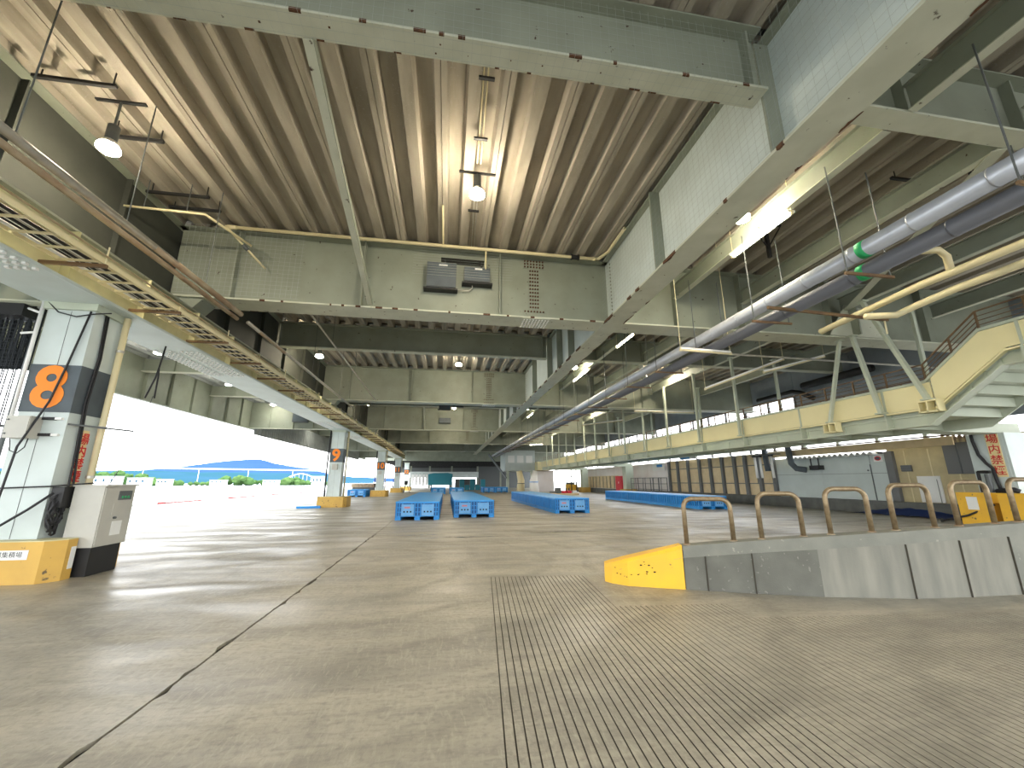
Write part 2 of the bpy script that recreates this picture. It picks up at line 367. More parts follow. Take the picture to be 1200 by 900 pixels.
# ------------------------------------------------------------------ steel beams
def stiff(t, xs, y, zb, zt, w, m='steel', th=.018):
    for x in xs: B().box(x - th, x + th, y - w, y + w, zb, zt).build('stiffener', M[m], t)
def bolts(b, x0, x1, z0, z1, y, nx, nz, r=.022, d=-1):
    for i in range(nx):
        for k in range(nz):
            x = x0 + (x1 - x0) * (i / max(1, nx - 1)); z = z0 + (z1 - z0) * (k / max(1, nz - 1))
            b.box(x - r, x + r, min(y, y + d * .03), max(y, y + d * .03), z - r, z + r)
def crossbeam(label, y, zb, x0, x1, xs, fw=.39, splice=None, group=None, fm='flange', zt=8.49):
    t = thing('crossbeam', label, 'beam', ((x0 + x1) / 2, y, zb), group, 'thing')
    B().box(x0, x1, y - .014, y + .014, zb + .03, zt - .03).build('web', M['steel'], t)
    B().box(x0, x1, y - fw, y + fw, zb, zb + .045).build('bottom_flange', M[fm], t)
    B().box(x0, x1, y - .24, y + .24, zt - .03, zt).build('top_flange', M['steel'], t)
    stiff(t, xs, y, zb + .045, zt - .03, min(fw, .24))
    if splice:
        sx = splice
        for s in (-1, 1):
            yy = y + s * .014
            sp = B().box(sx - .34, sx + .34, min(yy, yy + s * .016), max(yy, yy + s * .016), zt - .36, zt - .06) if s < 0 else None
            if s < 0:
                sp.box(sx - .17, sx + .17, yy - .016, yy, zb + .42, zt - .36).box(sx - .34, sx + .34, yy - .016, yy, zb + .08, zb + .42)
                spo = sp.build('splice_plate', M['steel'], t)
                bb = B()
                bolts(bb, sx - .29, sx + .29, zt - .31, zt - .11, yy - .016, 7, 3)
                bolts(bb, sx - .12, sx + .12, zb + .5, zt - .45, yy - .016, 4, 11)
                bolts(bb, sx - .29, sx + .29, zb + .15, zb + .36, yy - .016, 7, 2)
                tag(bb.build('bolt', M['rust'], spo), kind='stuff')
        fp = B().box(sx - .42, sx + .42, y - fw + .02, y + fw - .02, zb - .018, zb).build('flange_splice', M[fm], t)
        bb = B()
        for i in range(9):
            for k in range(6):
                xx = sx - .37 + .74 * i / 8; yy = y - fw + .1 + (2 * fw - .2) * k / 5
                bb.box(xx - .02, xx + .02, yy - .02, yy + .02, zb - .04, zb - .018)
        tag(bb.build('bolt', M['white'], fp), kind='stuff')
    return t
DEEP = [11.4, 25.4, 39.4, 53.4, 67.4]; SHAL = [4.4, 18.4, 32.4, 46.4, 60.4, 74.2]
dl = ['deep grey-green crossbeam with two dark boxes, overhead before the lamps of the second bay',
      'second deep grey-green crossbeam inland from the camera, behind the shallow one',
      'third deep grey-green crossbeam along the hall', 'fourth deep grey-green crossbeam along the hall', 'fifth deep grey-green crossbeam above the dark shed mouth']
for i, y in enumerate(DEEP):
    crossbeam(dl[i], y, 6.3, -7.6, 4.92, [-6.05, -2.35, 1.40] if i else [-6.02, -2.62, 1.40], splice=2.5)
sl = ['shallow rust-flecked crossbeam passing overhead at the top of the frame', 'shallow crossbeam carrying no boxes just behind the first deep one'] + ['%s shallow crossbeam along the hall' % ORD[i] for i in (2, 3, 4)] + ['dark shallow crossbeam closing the deck at the far shed']
for i, y in enumerate(SHAL):
    crossbeam(sl[i], y, 7.35, -7.6, 4.62, [4.4], fw=.17)
for i, y in enumerate(DEEP):
    crossbeam('%s deep crossbeam of the landward bay, over the walkway' % ORD[i], y, 6.3, 4.96, 21.5, [7.2, 9.6, 13.0, 17.0], fm='flange')
for i, y in enumerate(SHAL):
    crossbeam('%s shallow crossbeam of the landward bay, over the pipes' % ORD[i], y, 7.35, 5.0, 21.5, [7.2, 9.6, 13.0], fw=.17)
# haunches where the deep beams drop to the seaward girder
# landward main girder
mg = thing('main_girder', 'deep pale main girder running the length of the hall, netted face, rusty flange edges', 'girder', (4.93, 36, 6.3), kind='thing')
B().box(4.915, 4.945, -9.6, 75, 6.34, 8.49).build('web', M['web'], mg)
B().box(4.62, 5.24, -9.6, 75, 6.285, 6.335).build('bottom_flange', M['flange'], mg)
B().box(4.74, 5.12, -9.6, 75, 8.46, 8.49).build('top_flange', M['steel'], mg)
for y in [0.9, 4.4, 7.9, 14.9, 16.6, 18.4, 21.9, 28.9, 32.4, 35.9, 42.9, 46.4, 49.9, 56.9, 60.4, 63.9]:
    wd = .26
    B().box(4.945 - wd - .03, 4.915, y - .02, y + .02, 6.335, 8.46).box(4.945, 5.2, y - .02, y + .02, 6.335, 8.46).build('stiffener', M['steel'], mg)
for y in (11.0, 11.8, 25.0, 25.8, 39.0, 39.8):
    bb = B()
    for k in range(16):
        z = 6.5 + k * .12; bb.box(4.885, 4.915, y - .015, y + .015, z - .018, z + .018)
    tag(bb.build('bolt', M['steel'], mg), kind='stuff')
rb = B()
y = .2
while y < 30:
    L_ = random.uniform(.08, .55) * (1 if y < 9 else 1.5)
    for xe, s in ((4.62, 1), (5.24, -1)):
        if random.random() < .62:
            n = 6; yy = y + random.uniform(0, .5); d = [random.uniform(.012, .05) * math.sin(math.pi * (i + .5) / (n + 1)) + .008 for i in range(n + 1)]
            vs = []
            for i in range(n + 1):
                vs += [(xe - s * .006, yy + L_ * i / n, 6.279), (xe + s * d[i], yy + L_ * i / n, 6.279), (xe - s * .006, yy + L_ * i / n, 6.338), (xe + s * d[i] * .8, yy + L_ * i / n, 6.338)]
            fs = []
            for i in range(n):
                a = 4 * i; fs += [(a, a + 4, a + 5, a + 1), (a + 2, a + 3, a + 7, a + 6), (a, a + 2, a + 6, a + 4)]
            rb.add(vs, fs)
    y += L_ + random.uniform(.3, 1.4)
tag(rb.build('rust_scale', M['rust'], mg), kind='stuff')
# rust scale along the two nearest crossbeam flanges
for nm, y, zb, fw, x0, x1 in (('crossbeam', 4.4, 7.35, .17, -6, 4.4), ('crossbeam', 11.4, 6.3, .39, -6.8, 4.6)):
    root = [o for o in bpy.data.objects if o.parent is None and o.name.startswith(nm) and abs(o.location.y - y) < .01 and o.location.x < 0][0]
    rb = B(); x = x0
    while x < x1:
        L_ = random.uniform(.04, .22)
        s = random.choice((-1, 1)); ye = y + s * fw; d = random.uniform(.008, .028)
        rb.box(x, x + L_, min(ye + s * .004, ye - s * d), max(ye + s * .004, ye - s * d), zb - .004, zb + .048)
        if random.random() < .5:
            xx = x + random.uniform(0, .3); yy = y + random.uniform(-fw, fw) * .8; q = random.uniform(.006, .016); rb.box(xx - q, xx + q, yy - q, yy + q, zb - .003, zb)
        x += L_ + random.uniform(.08, .6)
    tag(rb.build('rust_scale', M['rust'], root), kind='stuff')

# seaward girder on the columns
sg = thing('column_girder', 'long box girder standing on the numbered columns, cream side under the cable ladder', 'girder', (-6.85, 32, 4.75), kind='thing')
B().box(-7.42, -6.28, -9.6, 66, 4.75, 4.80).build('bottom_flange', M['web'], sg)
B().box(-7.25, -6.55, -9.6, 66, 4.80, 5.74).build('web', M['creamsteel'], sg)
B().box(-7.35, -6.45, -9.6, 66, 5.74, 5.78).build('top_flange', M['steel'], sg)
for k in range(38):
    y = -1.5 + k * 1.75
    B().box(-6.55, -6.40, y - .012, y + .012, 4.80, 5.74).build('stiffener', M['creamsteel'], sg)
for y0 in (4.3, 10.9, 23.6, 30.6):
    bb = B()
    for i in range(16):
        for k in range(9):
            xx = -7.34 + k * .12; yy = y0 + i * .16
            if 0.42 < (xx + 7.34) / .96 < .58: continue
            bb.box(xx - .028, xx + .028, yy - .028, yy + .028, 4.715, 4.75)
    tag(bb.build('bolt', M['white'], sg), kind='stuff')  # white heads stand in for light from below
ug = thing('edge_girder', 'dark girder web above the seaward column line, closing the high deck', 'girder', (-7.66, 36, 5.78), kind='thing')
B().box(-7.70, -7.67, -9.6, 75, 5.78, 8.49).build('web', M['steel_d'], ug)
B().box(-7.9, -7.45, -9.6, 75, 8.46, 8.49).build('top_flange', M['steel'], ug)
for k in range(28):
    y = -.4 + k * 2.45
    B().box(-7.67, -7.55, y - .015, y + .015, 5.8, 8.46).build('stiffener', M['steel_d'], ug)
hp = None
for i, y in enumerate(DEEP):
    hroot = [o for o in bpy.data.objects if o.parent is None and o.name.startswith('crossbeam') and abs(o.location.y - y) < .01 and o.location.x < 0][0]
    B().prism([(-7.6, 5.80), (-7.0, 5.80), (-6.6, 6.3), (-7.6, 6.3)], 'y', y - .3, y + .3).build('haunch', M['steel'], hroot)

# outer crossbeams and outer fascia
for i, y in enumerate(YO[1:-1]):
    deep = min(abs(y - q) for q in (8.3, 27.5, 46.4, 60.8)) < .1
    zb = 4.78 if deep else 5.88
    t = thing('outer_crossbeam', ('deep' if deep else 'shallow') + ' pale-edged crossbeam under the seaward soffit, %s along the edge' % ORD[i], 'beam', (-9.9, y, zb), 'crossbeams under the seaward soffit', 'thing')
    B().box(-12.36, -7.72, y - .012, y + .012, zb + .03, 6.42).build('web', M['steel'], t)
    B().box(-12.36, -7.5, y - .11, y + .11, zb, zb + .03).build('bottom_flange', M['flange'], t)
    stiff(t, [-11.2, -9.8, -8.6], y, zb + .03, 6.42, .1)
of = thing('edge_fascia', 'grey steel fascia girder along the open seaward eave', 'girder', (-12.4, 30, 4.78), kind='thing')
B().box(-12.43, -12.39, -9.6, 65.6, 4.78, 6.75).build('web', M['steel'], of)
B().box(-12.5, -12.30, -9.6, 65.6, 4.76, 4.79).build('bottom_flange', M['steel'], of)
for k in range(41):
    y = -1 + k * 1.6
    B().box(-12.39, -12.28, y - .012, y + .012, 4.79, 6.42).build('stiffener', M['steel'], of)
cb = B(); pr = []
yy = 28.0
while yy < 60: pr += [(-12.27, yy), (-12.20, yy + .06), (-12.20, yy + .2), (-12.27, yy + .26)]; yy += .36
n = len(pr); vs = [(x, y, z) for z in (4.45, 5.9) for x, y in pr]
cb.add(vs, [(i, i + 1, n + i + 1, n + i) for i in range(n - 1)]).build('corrugated_sheet', M['deck_grey'], of)

# stringers and braces of the landward bays
def stringer(label, x, y0, y1, zb=7.35, w=.17):
    t = thing('stringer', label, 'beam', (x, (y0 + y1) / 2, zb), 'stringers of the landward bays', 'thing')
    B().box(x - .01, x + .01, y0, y1, zb + .02, zb + .46).build('web', M['steel'], t)
    B().box(x - w / 2, x + w / 2, y0, y1, zb + .46, zb + .48).build('top_flange', M['steel'], t)
    B().box(x - w / 2, x + w / 2, y0, y1, zb, zb + .02).build('bottom_flange', M['flange'], t)
for bx, where in ((7.2, 'beside the main girder'), (9.65, 'beyond the lagged pipes'), (13.5, 'above the walkway'), (17.4, 'near the landward wall')):
    for k in range(len(YB) - 2):
        stringer('grey stringer %s, %s bay along' % (where, ORD[k]), bx, YB[k] + .2 if k else -9.6, YB[k + 1] - .2)
def brace(label, p, q, w=.13, h=.13, m='flange'):
    t = thing('brace', label, 'brace', ((p[0] + q[0]) / 2, (p[1] + q[1]) / 2, min(p[2], q[2])), kind='thing')
    B().bar(p, q, w, .02).build('flat_leg', M[m], t)
    d = Vector(q) - Vector(p); a = d.cross(Vector((0, 0, 1))).normalized() * (w / 2)
    B().bar(Vector(p) + a + Vector((0, 0, h / 2)), Vector(q) + a + Vector((0, 0, h / 2)), .02, h).build('upright_leg', M['steel'], t)
    return t
brace('pale angle brace sloping from the shallow beam overhead to the first deep beam', (-2.06, 4.55, 7.33), (-2.32, 11.02, 6.40))
brace('pale angle brace between the shallow and deep beams of the third bay', (-2.0, 32.5, 7.33), (-2.2, 39.0, 6.38))
brace('diagonal brace crossing the landward bay above the lagged pipes', (9.6, 4.6, 7.34), (13.6, 11.2, 7.30), .22, .2)
bp = thing('gusset_plate', 'cream gusset plate where the diagonal brace meets the deep beam', 'plate', (13.6, 11.0, 6.35), kind='thing')
B().prism([(12.6, 6.35), (14.9, 6.35), (14.3, 7.35), (13.4, 7.5)], 'y', 10.96, 11.0).build('plate', M['flange'], bp)
B().box(13.5, 13.56, 10.7, 10.96, 6.35, 7.3).build('rib', M['steel'], bp)
brace('diagonal brace crossing the second landward bay', (9.6, 18.6, 7.34), (13.6, 25.1, 7.30), .2, .2)

# bird nets
def net_thing(label, build, m='net'):
    b = B(); build(b); t = b.build('bird_net', M[m]); t.location = (0, 0, 0)
    return tag(t, label, 'net', kind='stuff')
def n1(b):
    for k in range(17): z = 6.36 + k * .125 + random.uniform(-.01, .01); b.box(4.60, 4.602, -.6, 11.0, z, z + .0025)
    for k in range(76): y = -.5 + k * .15; b.bar((4.601, y, 6.35), (4.601, y + random.uniform(-.03, .03), 8.48), .0025, .0025)
net_thing('fine bird netting stretched over the face of the main girder', n1)
def n2(b):
    for k in range(9): z = 7.34 + k * .125; b.box(-6.5, 4.55, 4.195, 4.197, z, z + .0025)
    for k in range(86): x = -6.5 + k * .13; b.box(x, x + .0022, 4.195, 4.197, 7.33, 8.4)
    for k in range(3): y = 4.26 + k * .13; b.box(-6.5, 4.55, y, y + .0035, 7.33, 7.332)
    for k in range(86): x = -6.5 + k * .13; b.box(x, x + .0022, 4.195, 4.60, 7.33, 7.332)
net_thing('fine bird netting wrapped round the shallow crossbeam overhead', n2)
def n3(b):
    for k in range(18): z = 6.4 + k * .12; b.box(-7.3, -4.2, 10.98, 10.982, z, z + .006)
    for k in range(12): z = 7.45 + k * .085; b.box(-1.2, 1.75, 10.98, 10.982, z, z + .006)
    for k in range(22): x = -7.2 + k * .14; b.box(x, x + .006, 10.98, 10.982, 6.4, 8.45)
net_thing('sagging bird netting in front of the first deep crossbeam', n3)

# ------------------------------------------------------------------ columns
def column(y, num, label, near=False):
    x0, x1, y0, y1 = -7.32, -6.56, y, y + .72
    t = thing('column', label, 'column', ((x0 + x1) / 2, (y0 + y1) / 2, 0), 'numbered columns', 'thing')
    B().box(x0, x1, y0, y1, 0, 4.74).build('shaft', M['web'], t)
    B().box(x0 - .012, x1 + .012, y0 - .012, y1 + .012, 2.72, 3.57).build('number_band', M['dgrey'], t)
    text(num, 1.02 if len(num) == 1 else .8, 'number', M['orange'], t, ((x0 + x1) / 2 - .02, y0 - .018, 3.13), (R(90), 0, 0), .004, .03)
    B().box(x0 - .06, x1 + .06, y0 - .06, y1 + .06, 4.62, 4.75).build('cap_plate', M['sage'], t)
    # yellow guard blocks at the foot
    bx0, bx1, by0, by1 = x0 - .42, x1 + .50, y0 - .25, y1 + .38
    if num == '8':      # the cabinet stands in a gap between two blocks
        parts_ = [[(bx0, by0), (bx1 - .18, by0), (bx1, by0 + .2), (bx1, 8.23), (x1 + .02, 8.23), (x1 + .02, y0 - .02), (x0 - .02, y0 - .02), (x0 - .02, by1), (bx0, by1)], [(x0 - .02, y1 + .02), (x1 + .02, y1 + .02), (x1 + .02, 9.01), (bx1, 9.01), (bx1, by1), (x0 - .02, by1)]]
    else: parts_ = [[(bx0, by0), (bx1 - .18, by0), (bx1, by0 + .2), (bx1, by1), (bx0, by1)]]
    for pl in parts_:
        B().prism(pl, 'z', 0.0, .62).build('guard_block', M['ochre'], t)
        B().prism(pl, 'z', .62, .635).build('guard_top', M['creamsteel'], t)
    # seams
    B().box((x0 + x1) / 2 - .002, (x0 + x1) / 2 + .002, y0 - .006, y0, .64, 4.6).build('seam', M['dark'], t)
    return t
NUMS = ['8', '9', '10', '11', '12', '13']; WORD = ['eight', 'nine', 'ten', 'eleven']
for i, (y, lab) in enumerate(zip((8.1, 27.3, 45.2, 60.5), (
        'big pale steel column marked 8 in orange on a slate band', 'pale steel column marked 9 in orange, yellow foot',
        'distant pale column marked 10 behind column 9', 'distant pale column marked 11, last numbered one before the shed'))):
    c = column(y, NUMS[i], lab)
    if i == 0: c8 = c
    # downpipe and cables on every column
    dp = thing('downpipe', 'cream downpipe on the hall face of column %s' % WORD[i], 'pipe', (-6.46, y + .55, .62))
    B().tube([(-6.44, y + .58, .64), (-6.44, y + .58, 4.72)], .055, 10).build('pipe', M['ypipe'], dp, smooth=True)
    for z in (1.6, 2.5, 4.0): B().tube([(-6.44, y + .58, z), (-6.44, y + .58, z + .05)], .068, 10).build('clamp', M['galv'], dp)
    if i: 
        dq = thing('cable_drop', 'dark cable bundle on the seaward edge of column %s' % WORD[i], 'cable', (-7.42, y - .05, .62))
        B().tube([(-7.40, y - .05, .64), (-7.42, y - .06, 2.4), (-7.38, y - .05, 4.7)], .05, 8).build('cable', M['rubber'], dq, smooth=True)
        jb = thing('junction_box', 'small grey box under the number of column %s' % WORD[i], 'box', (-6.95, y - .05, 2.3))
        B().box(-7.12, -6.8, y - .1, y - .001, 2.25, 2.62).build('body', M['boxgrey'], jb)
        B().box(-7.10, -6.82, y - .112, y - .1, 2.27, 2.60).build('lid', M['boxgrey'], jb)
for i, y in enumerate((74.0,)):
    column(y, '12', 'small far column marked 12 at the mouth of the dark shed')

# things on column 8
jb = thing('junction_box', 'beige junction box bolted under the orange 8', 'box', (-7.1, 8.0, 2.25))
B().box(-7.26, -6.92, 7.88, 8.098, 2.25, 2.62).build('body', M['boxgrey'], jb)
B().box(-7.25, -6.93, 7.868, 7.88, 2.26, 2.61).build('lid', M['boxgrey'], jb)
for z in (2.32, 2.55): B().tube([(-7.22, 7.868, z), (-7.22, 7.856, z)], .014, 8).build('screw', M['dark'], jb)
sw = thing('lamp_bracket', 'small bracket with two white clips beside the beige junction box', 'bracket', (-6.78, 8.05, 2.3))
for z in (2.30, 2.58):
    B().box(-6.92, -6.72, 8.06, 8.098, z, z + .05).build('arm', M['black'], sw); B().box(-6.72, -6.62, 8.05, 8.098, z + .005, z + .045).build('clip', M['white'], sw)
cabs = thing('power_cable', 'black cable hanging down the seaward face of column 8 to the floor', 'cable', (-6.9, 7.9, 0))
B().tube([(-6.60, 8.06, 4.6), (-6.75, 8.06, 3.6), (-6.86, 8.04, 2.9), (-6.95, 7.82, 2.1), (-6.98, 7.80, 1.3), (-6.93, 7.74, .75), (-6.86, 7.58, .42), (-6.95, 7.56, .22), (-7.2, 7.58, .2), (-7.5, 7.6, .5)], .016, 8).build('cable', M['rubber'], cabs, smooth=True)
c2_ = thing('power_cable', 'pair of black cables down the hall face of column 8', 'cable', (-6.54, 8.35, .6))
for d in (0, .05): B().tube([(-6.53, 8.30 + d, 4.68), (-6.53, 8.36 + d, 3.8), (-6.52, 8.30 + d, 2.9), (-6.52, 8.36 + d, 2.0), (-6.50, 8.36 + d * 2, 1.4), (-6.45, 8.34 + d, 1.1)], .016, 8).build('cable', M['rubber'], c2_, smooth=True)
c3 = thing('hose_coil', 'bundle of looped black hoses between column 8 and the control cabinet', 'hose', (-6.42, 8.2, .7))
B().box(-6.54, -6.36, 8.12, 8.44, 1.12, 1.46).build('bracket', M['black'], c3)
for k in range(7):
    r = random.uniform(.10, .2); cy = 8.2 + random.uniform(-.06, .1); cz = .98 + random.uniform(-.08, .12)
    B().tube([(-6.46 + random.uniform(-.03, .05), cy + r * .6 * math.cos(t), cz + r * 1.5 * math.sin(t)) for t in [2 * math.pi * q / 16 for q in range(17)]], .018, 7).build('loop', M['rubber'], c3, smooth=True)
c4 = thing('power_cable', 'black cable slung low across the face of column 8', 'cable', (-7, 7.9, 1.3))
B().tube([(-9.6, 7.95, 1.42), (-8.2, 7.96, 1.40), (-7.2, 8.02, 1.44), (-6.5, 8.03, 1.47), (-6.0, 8.2, 1.52)], .012, 7).build('cable', M['rubber'], c4, smooth=True)
c5 = thing('power_cable', 'black cable sloping from the hose bundle toward the net', 'cable', (-7, 7.9, .7))
B().tube([(-6.45, 8.05, 1.36), (-6.7, 7.98, 1.1), (-7.05, 7.95, .82), (-7.35, 7.9, .66), (-7.55, 7.7, .3)], .02, 7).build('cable', M['rubber'], c5, smooth=True)
c6 = thing('thin_wire', 'thin dark wire sagging under the head of column 8', 'wire', (-7, 8, 4.5))
B().tube([(-7.3, 8.05, 4.74), (-7.1, 8.04, 4.55), (-6.8, 8.04, 4.48), (-6.55, 8.05, 4.55), (-6.3, 8.1, 4.6)], .012, 6).build('wire', M['rubber'], c6, smooth=True)
hw = thing('thin_wire', 'thin wire loop hanging below the beige junction box', 'wire', (-7, 8, 2.0))
B().tube([(-7.2, 7.95, 2.25), (-7.16, 7.95, 2.05), (-7.05, 7.95, 2.0), (-6.96, 7.95, 2.1), (-6.94, 7.95, 2.25)], .008, 6).build('wire', M['rubber'], hw)
c7 = thing('thin_wire', 'thin wire drooping from the forked cable to the top of the control cabinet', 'wire', (-6.4, 9.5, 2.5))
B().tube([(-6.9 + .85 * k / 10, 10.5 - 1.9 * k / 10, 3.5 - 2.0 * k / 10 - .25 * math.sin(math.pi * k / 10)) for k in range(11)], .007, 5).build('wire', M['rubber'], c7)
hb = thing('strap_bolt', 'horizontal dark steel strap sticking out past column 8', 'strap', (-6.4, 8.5, 2.4))
B().bar((-6.56, 8.12, 2.52), (-5.95, 8.74, 2.48), .03, .03).build('rod', M['dark'], hb)
# cabinet
cab = thing('control_cabinet', 'beige electrical control cabinet on a black stand beside column 8', 'cabinet', (-6.0, 8.62, 0))
B().box(-6.32, -5.86, 8.26, 8.98, .46, 1.46).build('body', M['boxgrey'], cab)
B().box(-6.30, -5.90, 8.30, 8.94, 0, .46).build('stand', M['black'], cab)
dr = B().box(-5.86, -5.845, 8.28, 8.96, .48, 1.44).build('door', M['boxgrey'], cab)
B().box(-5.845, -5.832, 8.58, 8.88, 1.22, 1.38).build('meter_window', M['dark'], dr)
for k in range(3): B().box(-5.832, -5.826, 8.64 + k * .07, 8.68 + k * .07, 1.25, 1.29).build('indicator', M['green'], dr)
B().box(-5.845, -5.835, 8.5, 8.82, .94, 1.16).build('hatch', M['boxgrey'], dr)
B().tube([(-5.84, 8.56, .92), (-5.80, 8.56, .92)], .02, 8).build('handle', M['dark'], dr)
B().box(-5.845, -5.840, 8.55, 8.78, .62, .86).build('notice', M['sticker'], dr)
B().box(-6.34, -5.82, 8.24, 9.0, 1.46, 1.49).build('roof', M['boxgrey'], cab)
# stickers on the yellow foot
st = B().box(-7.02, -6.42, 7.843, 7.849, .36, .50).build('sticker', M['sticker'], c8)
text('水揚集積場', .092, 'lettering', M['ink'], st, (-6.72, 7.842, .43), (R(90), 0, 0), .001)
B().box(-6.059, -6.053, 8.13, 8.22, .16, .5).build('sticker', M['sticker'], c8)
# vertical red writing on the hall face
rs = B().box(-6.556, -6.550, 8.42, 8.58, 1.35, 2.45).build('warning_strip', M['signyellow'], c8)
text('場\n内\n禁\n煙', .22, 'lettering', M['redtext'], rs, (-6.546, 8.50, 1.95), (R(90), 0, R(90)), .002, .004)

# hanging net curtain seaward of column 8
hn = thing('net_curtain', 'dark net curtain on a pole frame just seaward of column 8', 'net', (-8.6, 8.4, 1.2))
nb = B()
for k in range(46): x = -10.6 + k * .06; nb.bar((x, 8.5 + random.uniform(-.05, .05), 1.2), (x + random.uniform(-.04, .04), 8.5 + random.uniform(-.05, .05), 5.0), .012, .012)
for k in range(64): z = 1.2 + k * .06; nb.bar((-10.6, 8.5, z), (-7.86, 8.5, z + random.uniform(-.03, .03)), .010, .010)
tag(nb.build('mesh', M['netdark'], hn), kind='stuff')
nb2 = B()
for j in range(3):
    for k in range(30): x = -10.4 + k * .085; nb2.bar((x, 8.62 + j * .05, 3.6), (x + random.uniform(-.1, .1), 8.6 + j * .05, 4.9), .03, .02)
tag(nb2.build('gathered_net', M['netdark'], hn), kind='stuff')
B().tube([(-7.82, 8.5, .0), (-7.78, 8.5, 4.9)], .035, 8).build('pole', M['dark'], hn)
B().tube([(-10.6, 8.5, 2.55), (-7.3, 8.5, 2.5)], .025, 8).build('cross_pole', M['dark'], hn)
B().box(-8.75, -7.9, 8.3, 8.7, 4.55, 4.78).build('rolled_hem', M['black'], hn)
wp = thing('corner_pipe', 'slim pale pipe with two short arms up the seaward corner of column 8', 'pipe', (-7.4, 8.1, 2.6))
B().tube([(-7.37, 8.06, 2.6), (-7.38, 8.06, 4.75)], .028, 8).build('pipe', M['white'], wp, smooth=True)
for z, dz in ((4.52, .13), (4.15, .02)): B().tube([(-7.38, 8.06, z), (-7.72, 8.2, z + dz)], .022, 8).build('arm', M['white'], wp, smooth=True)
ropes = thing('hanging_cable', 'forked black cable dangling under the seaward girder past column 8', 'cable', (-6.9, 11.5, 3.5))
for q in (-.08, .06): B().tube([(-6.85, 10.5, 4.74), (-6.9, 10.5, 4.2), (-6.9 + q * .4, 10.5, 3.95), (-6.95 + q * 1.4, 10.5, 3.45)], .018, 6).build('cable', M['rubber'], ropes, smooth=True)

# ------------------------------------------------------------------ cable ladder
cl = thing('cable_ladder', 'long cable ladder loaded with cables beside the seaward girder', 'cable tray', (-6.0, 20, 5.0))
for x in (-6.28, -5.66): B().box(x - .014, x + .014, -1, 58, 5.0, 5.09).build('rail', M['ypipe'], cl)
rg = B().box(-6.26, -5.68, -.018, .018, 5.0, 5.03).build('rung', M['ypipe'], cl, loc=(0, 0, 0))
rg.location = (0, .4, 0)
for k in range(1, 150):
    c = rg.copy(); COL.objects.link(c); c.location = (0, .4 + k * .38, 0)
for k in range(9):
    x = -6.2 + k * .058; b = B()
    pts = [(x + .02 * math.sin(y * .9 + k), y, 5.05 + .012 * (k % 3)) for y in range(-1, 59, 2)]
    B().tube(pts, (.026, .018, .03)[k % 3], 6).build('cable', M[('white', 'rubber', 'white', 'rubber', 'galv', 'white', 'rubber', 'ypipe', 'rubber')[k]], cl, smooth=True)
for k in range(30):
    y = 1.2 + k * 1.9
    B().box(-6.56, -5.60, y - .025, y + .025, 4.93, 4.985).build('bracket', M['brown'], cl)
    B().tube([(-5.63, y, 4.95), (-5.63, y, 5.3 if k % 2 else 5.15)], .012, 6).build('hanger_rod', M['ypipe'], cl)
lt = thing('edge_conduit', 'thin rust-coloured conduit along the outer rail of the cable ladder', 'cable duct', (-5.6, 6, 5.05))
B().tube([(-5.60, -1, 5.11), (-5.60, 14, 5.11)], .014, 6).build('duct', M['rustpipe'], lt)

# ------------------------------------------------------------------ pipes and conduits overhead
def pipe(name, label, pts, r, m, cat='pipe', n=10, joints=(), jm=None, jr=1.25, rods=(), zt=8.5):
    c = Vector(pts[0]); t = thing(name, label, cat, tuple(c))
    B().tube(pts, r, n).build('pipe', M[m], t, smooth=True)
    for p, q in joints: B().tube([p, q], r * jr, n).build('coupling', M[jm or m], t, smooth=True)
    for x, y, z in rods: B().bar((x, y, z), (x, y, zt), .014, .014).build('hanger_rod', M['dark'], t)
    return t
pipe('conduit', 'thick cream and rust conduit slanting overhead to the first deep beam', [(-5.72, 2, 5.85), (-5.72, 8.55, 5.95)], .07, 'galv', 'pipe', joints=[((-5.72, 7.9, 5.94), (-5.72, 11.3, 5.99)), ((-5.72, 3.0, 5.86), (-5.72, 3.1, 5.86))], jm='rustpipe', jr=1.0,
     rods=[(-5.72, 5.3, 5.95), (-5.72, 7.2, 5.95), (-5.72, 9.6, 5.95)])
pipe('conduit', 'lower cream pipe slung beside the thick conduit', [(-5.80, 2, 5.72), (-5.80, 8.6, 5.82), (-5.80, 11.3, 5.86)], .055, 'rustpipe')
pipe('conduit', 'cream and rust conduit continuing past the first deep beam to the second', [(-5.75, 11.8, 5.95), (-5.75, 20.6, 5.9), (-5.75, 25.3, 5.88)], .055, 'galv', joints=[((-5.75, 12, 5.95), (-5.75, 14.5, 5.93))], jm='rustpipe', jr=1.0, rods=[(-5.75, 14, 5.95), (-5.75, 17.5, 5.95), (-5.75, 22, 5.9)])
pipe('conduit', 'thin grey conduit parallel to the rusty one in the second bay', [(-4.3, 11.9, 6.55), (-4.5, 25.3, 6.4)], .03, 'galv', rods=[(-4.35, 15, 6.5), (-4.4, 19, 6.5)])
pipe('fire_main', 'cream pipe running along the head of the first deep beam', [(-6.15, 10.9, 8.38), (4.35, 10.9, 8.38), (4.5, 10.9, 8.4), (4.66, 10.5, 8.42), (4.66, 9.3, 8.42)], .05, 'ypipe',
     joints=[((-6.22, 10.9, 8.38), (-6.0, 10.9, 8.38)), ((4.3, 10.9, 8.38), (4.4, 10.9, 8.38))], rods=[(-5.3, 10.9, 8.4), (-3.4, 10.9, 8.4), (2.2, 10.9, 8.4), (3.6, 10.9, 8.4)])
cpl = thing('pipe_coupling', 'black coupling on the cream pipe by the main girder', 'coupling', (3.7, 10.9, 8.38))
B().tube([(3.62, 10.9, 8.38), (3.84, 10.9, 8.38)], .075, 10).build('sleeve', M['black'], cpl, smooth=True)
for x in (3.60, 3.82): B().tube([(x, 10.9, 8.38), (x + .035, 10.9, 8.38)], .095, 10).build('collar', M['black'], cpl)
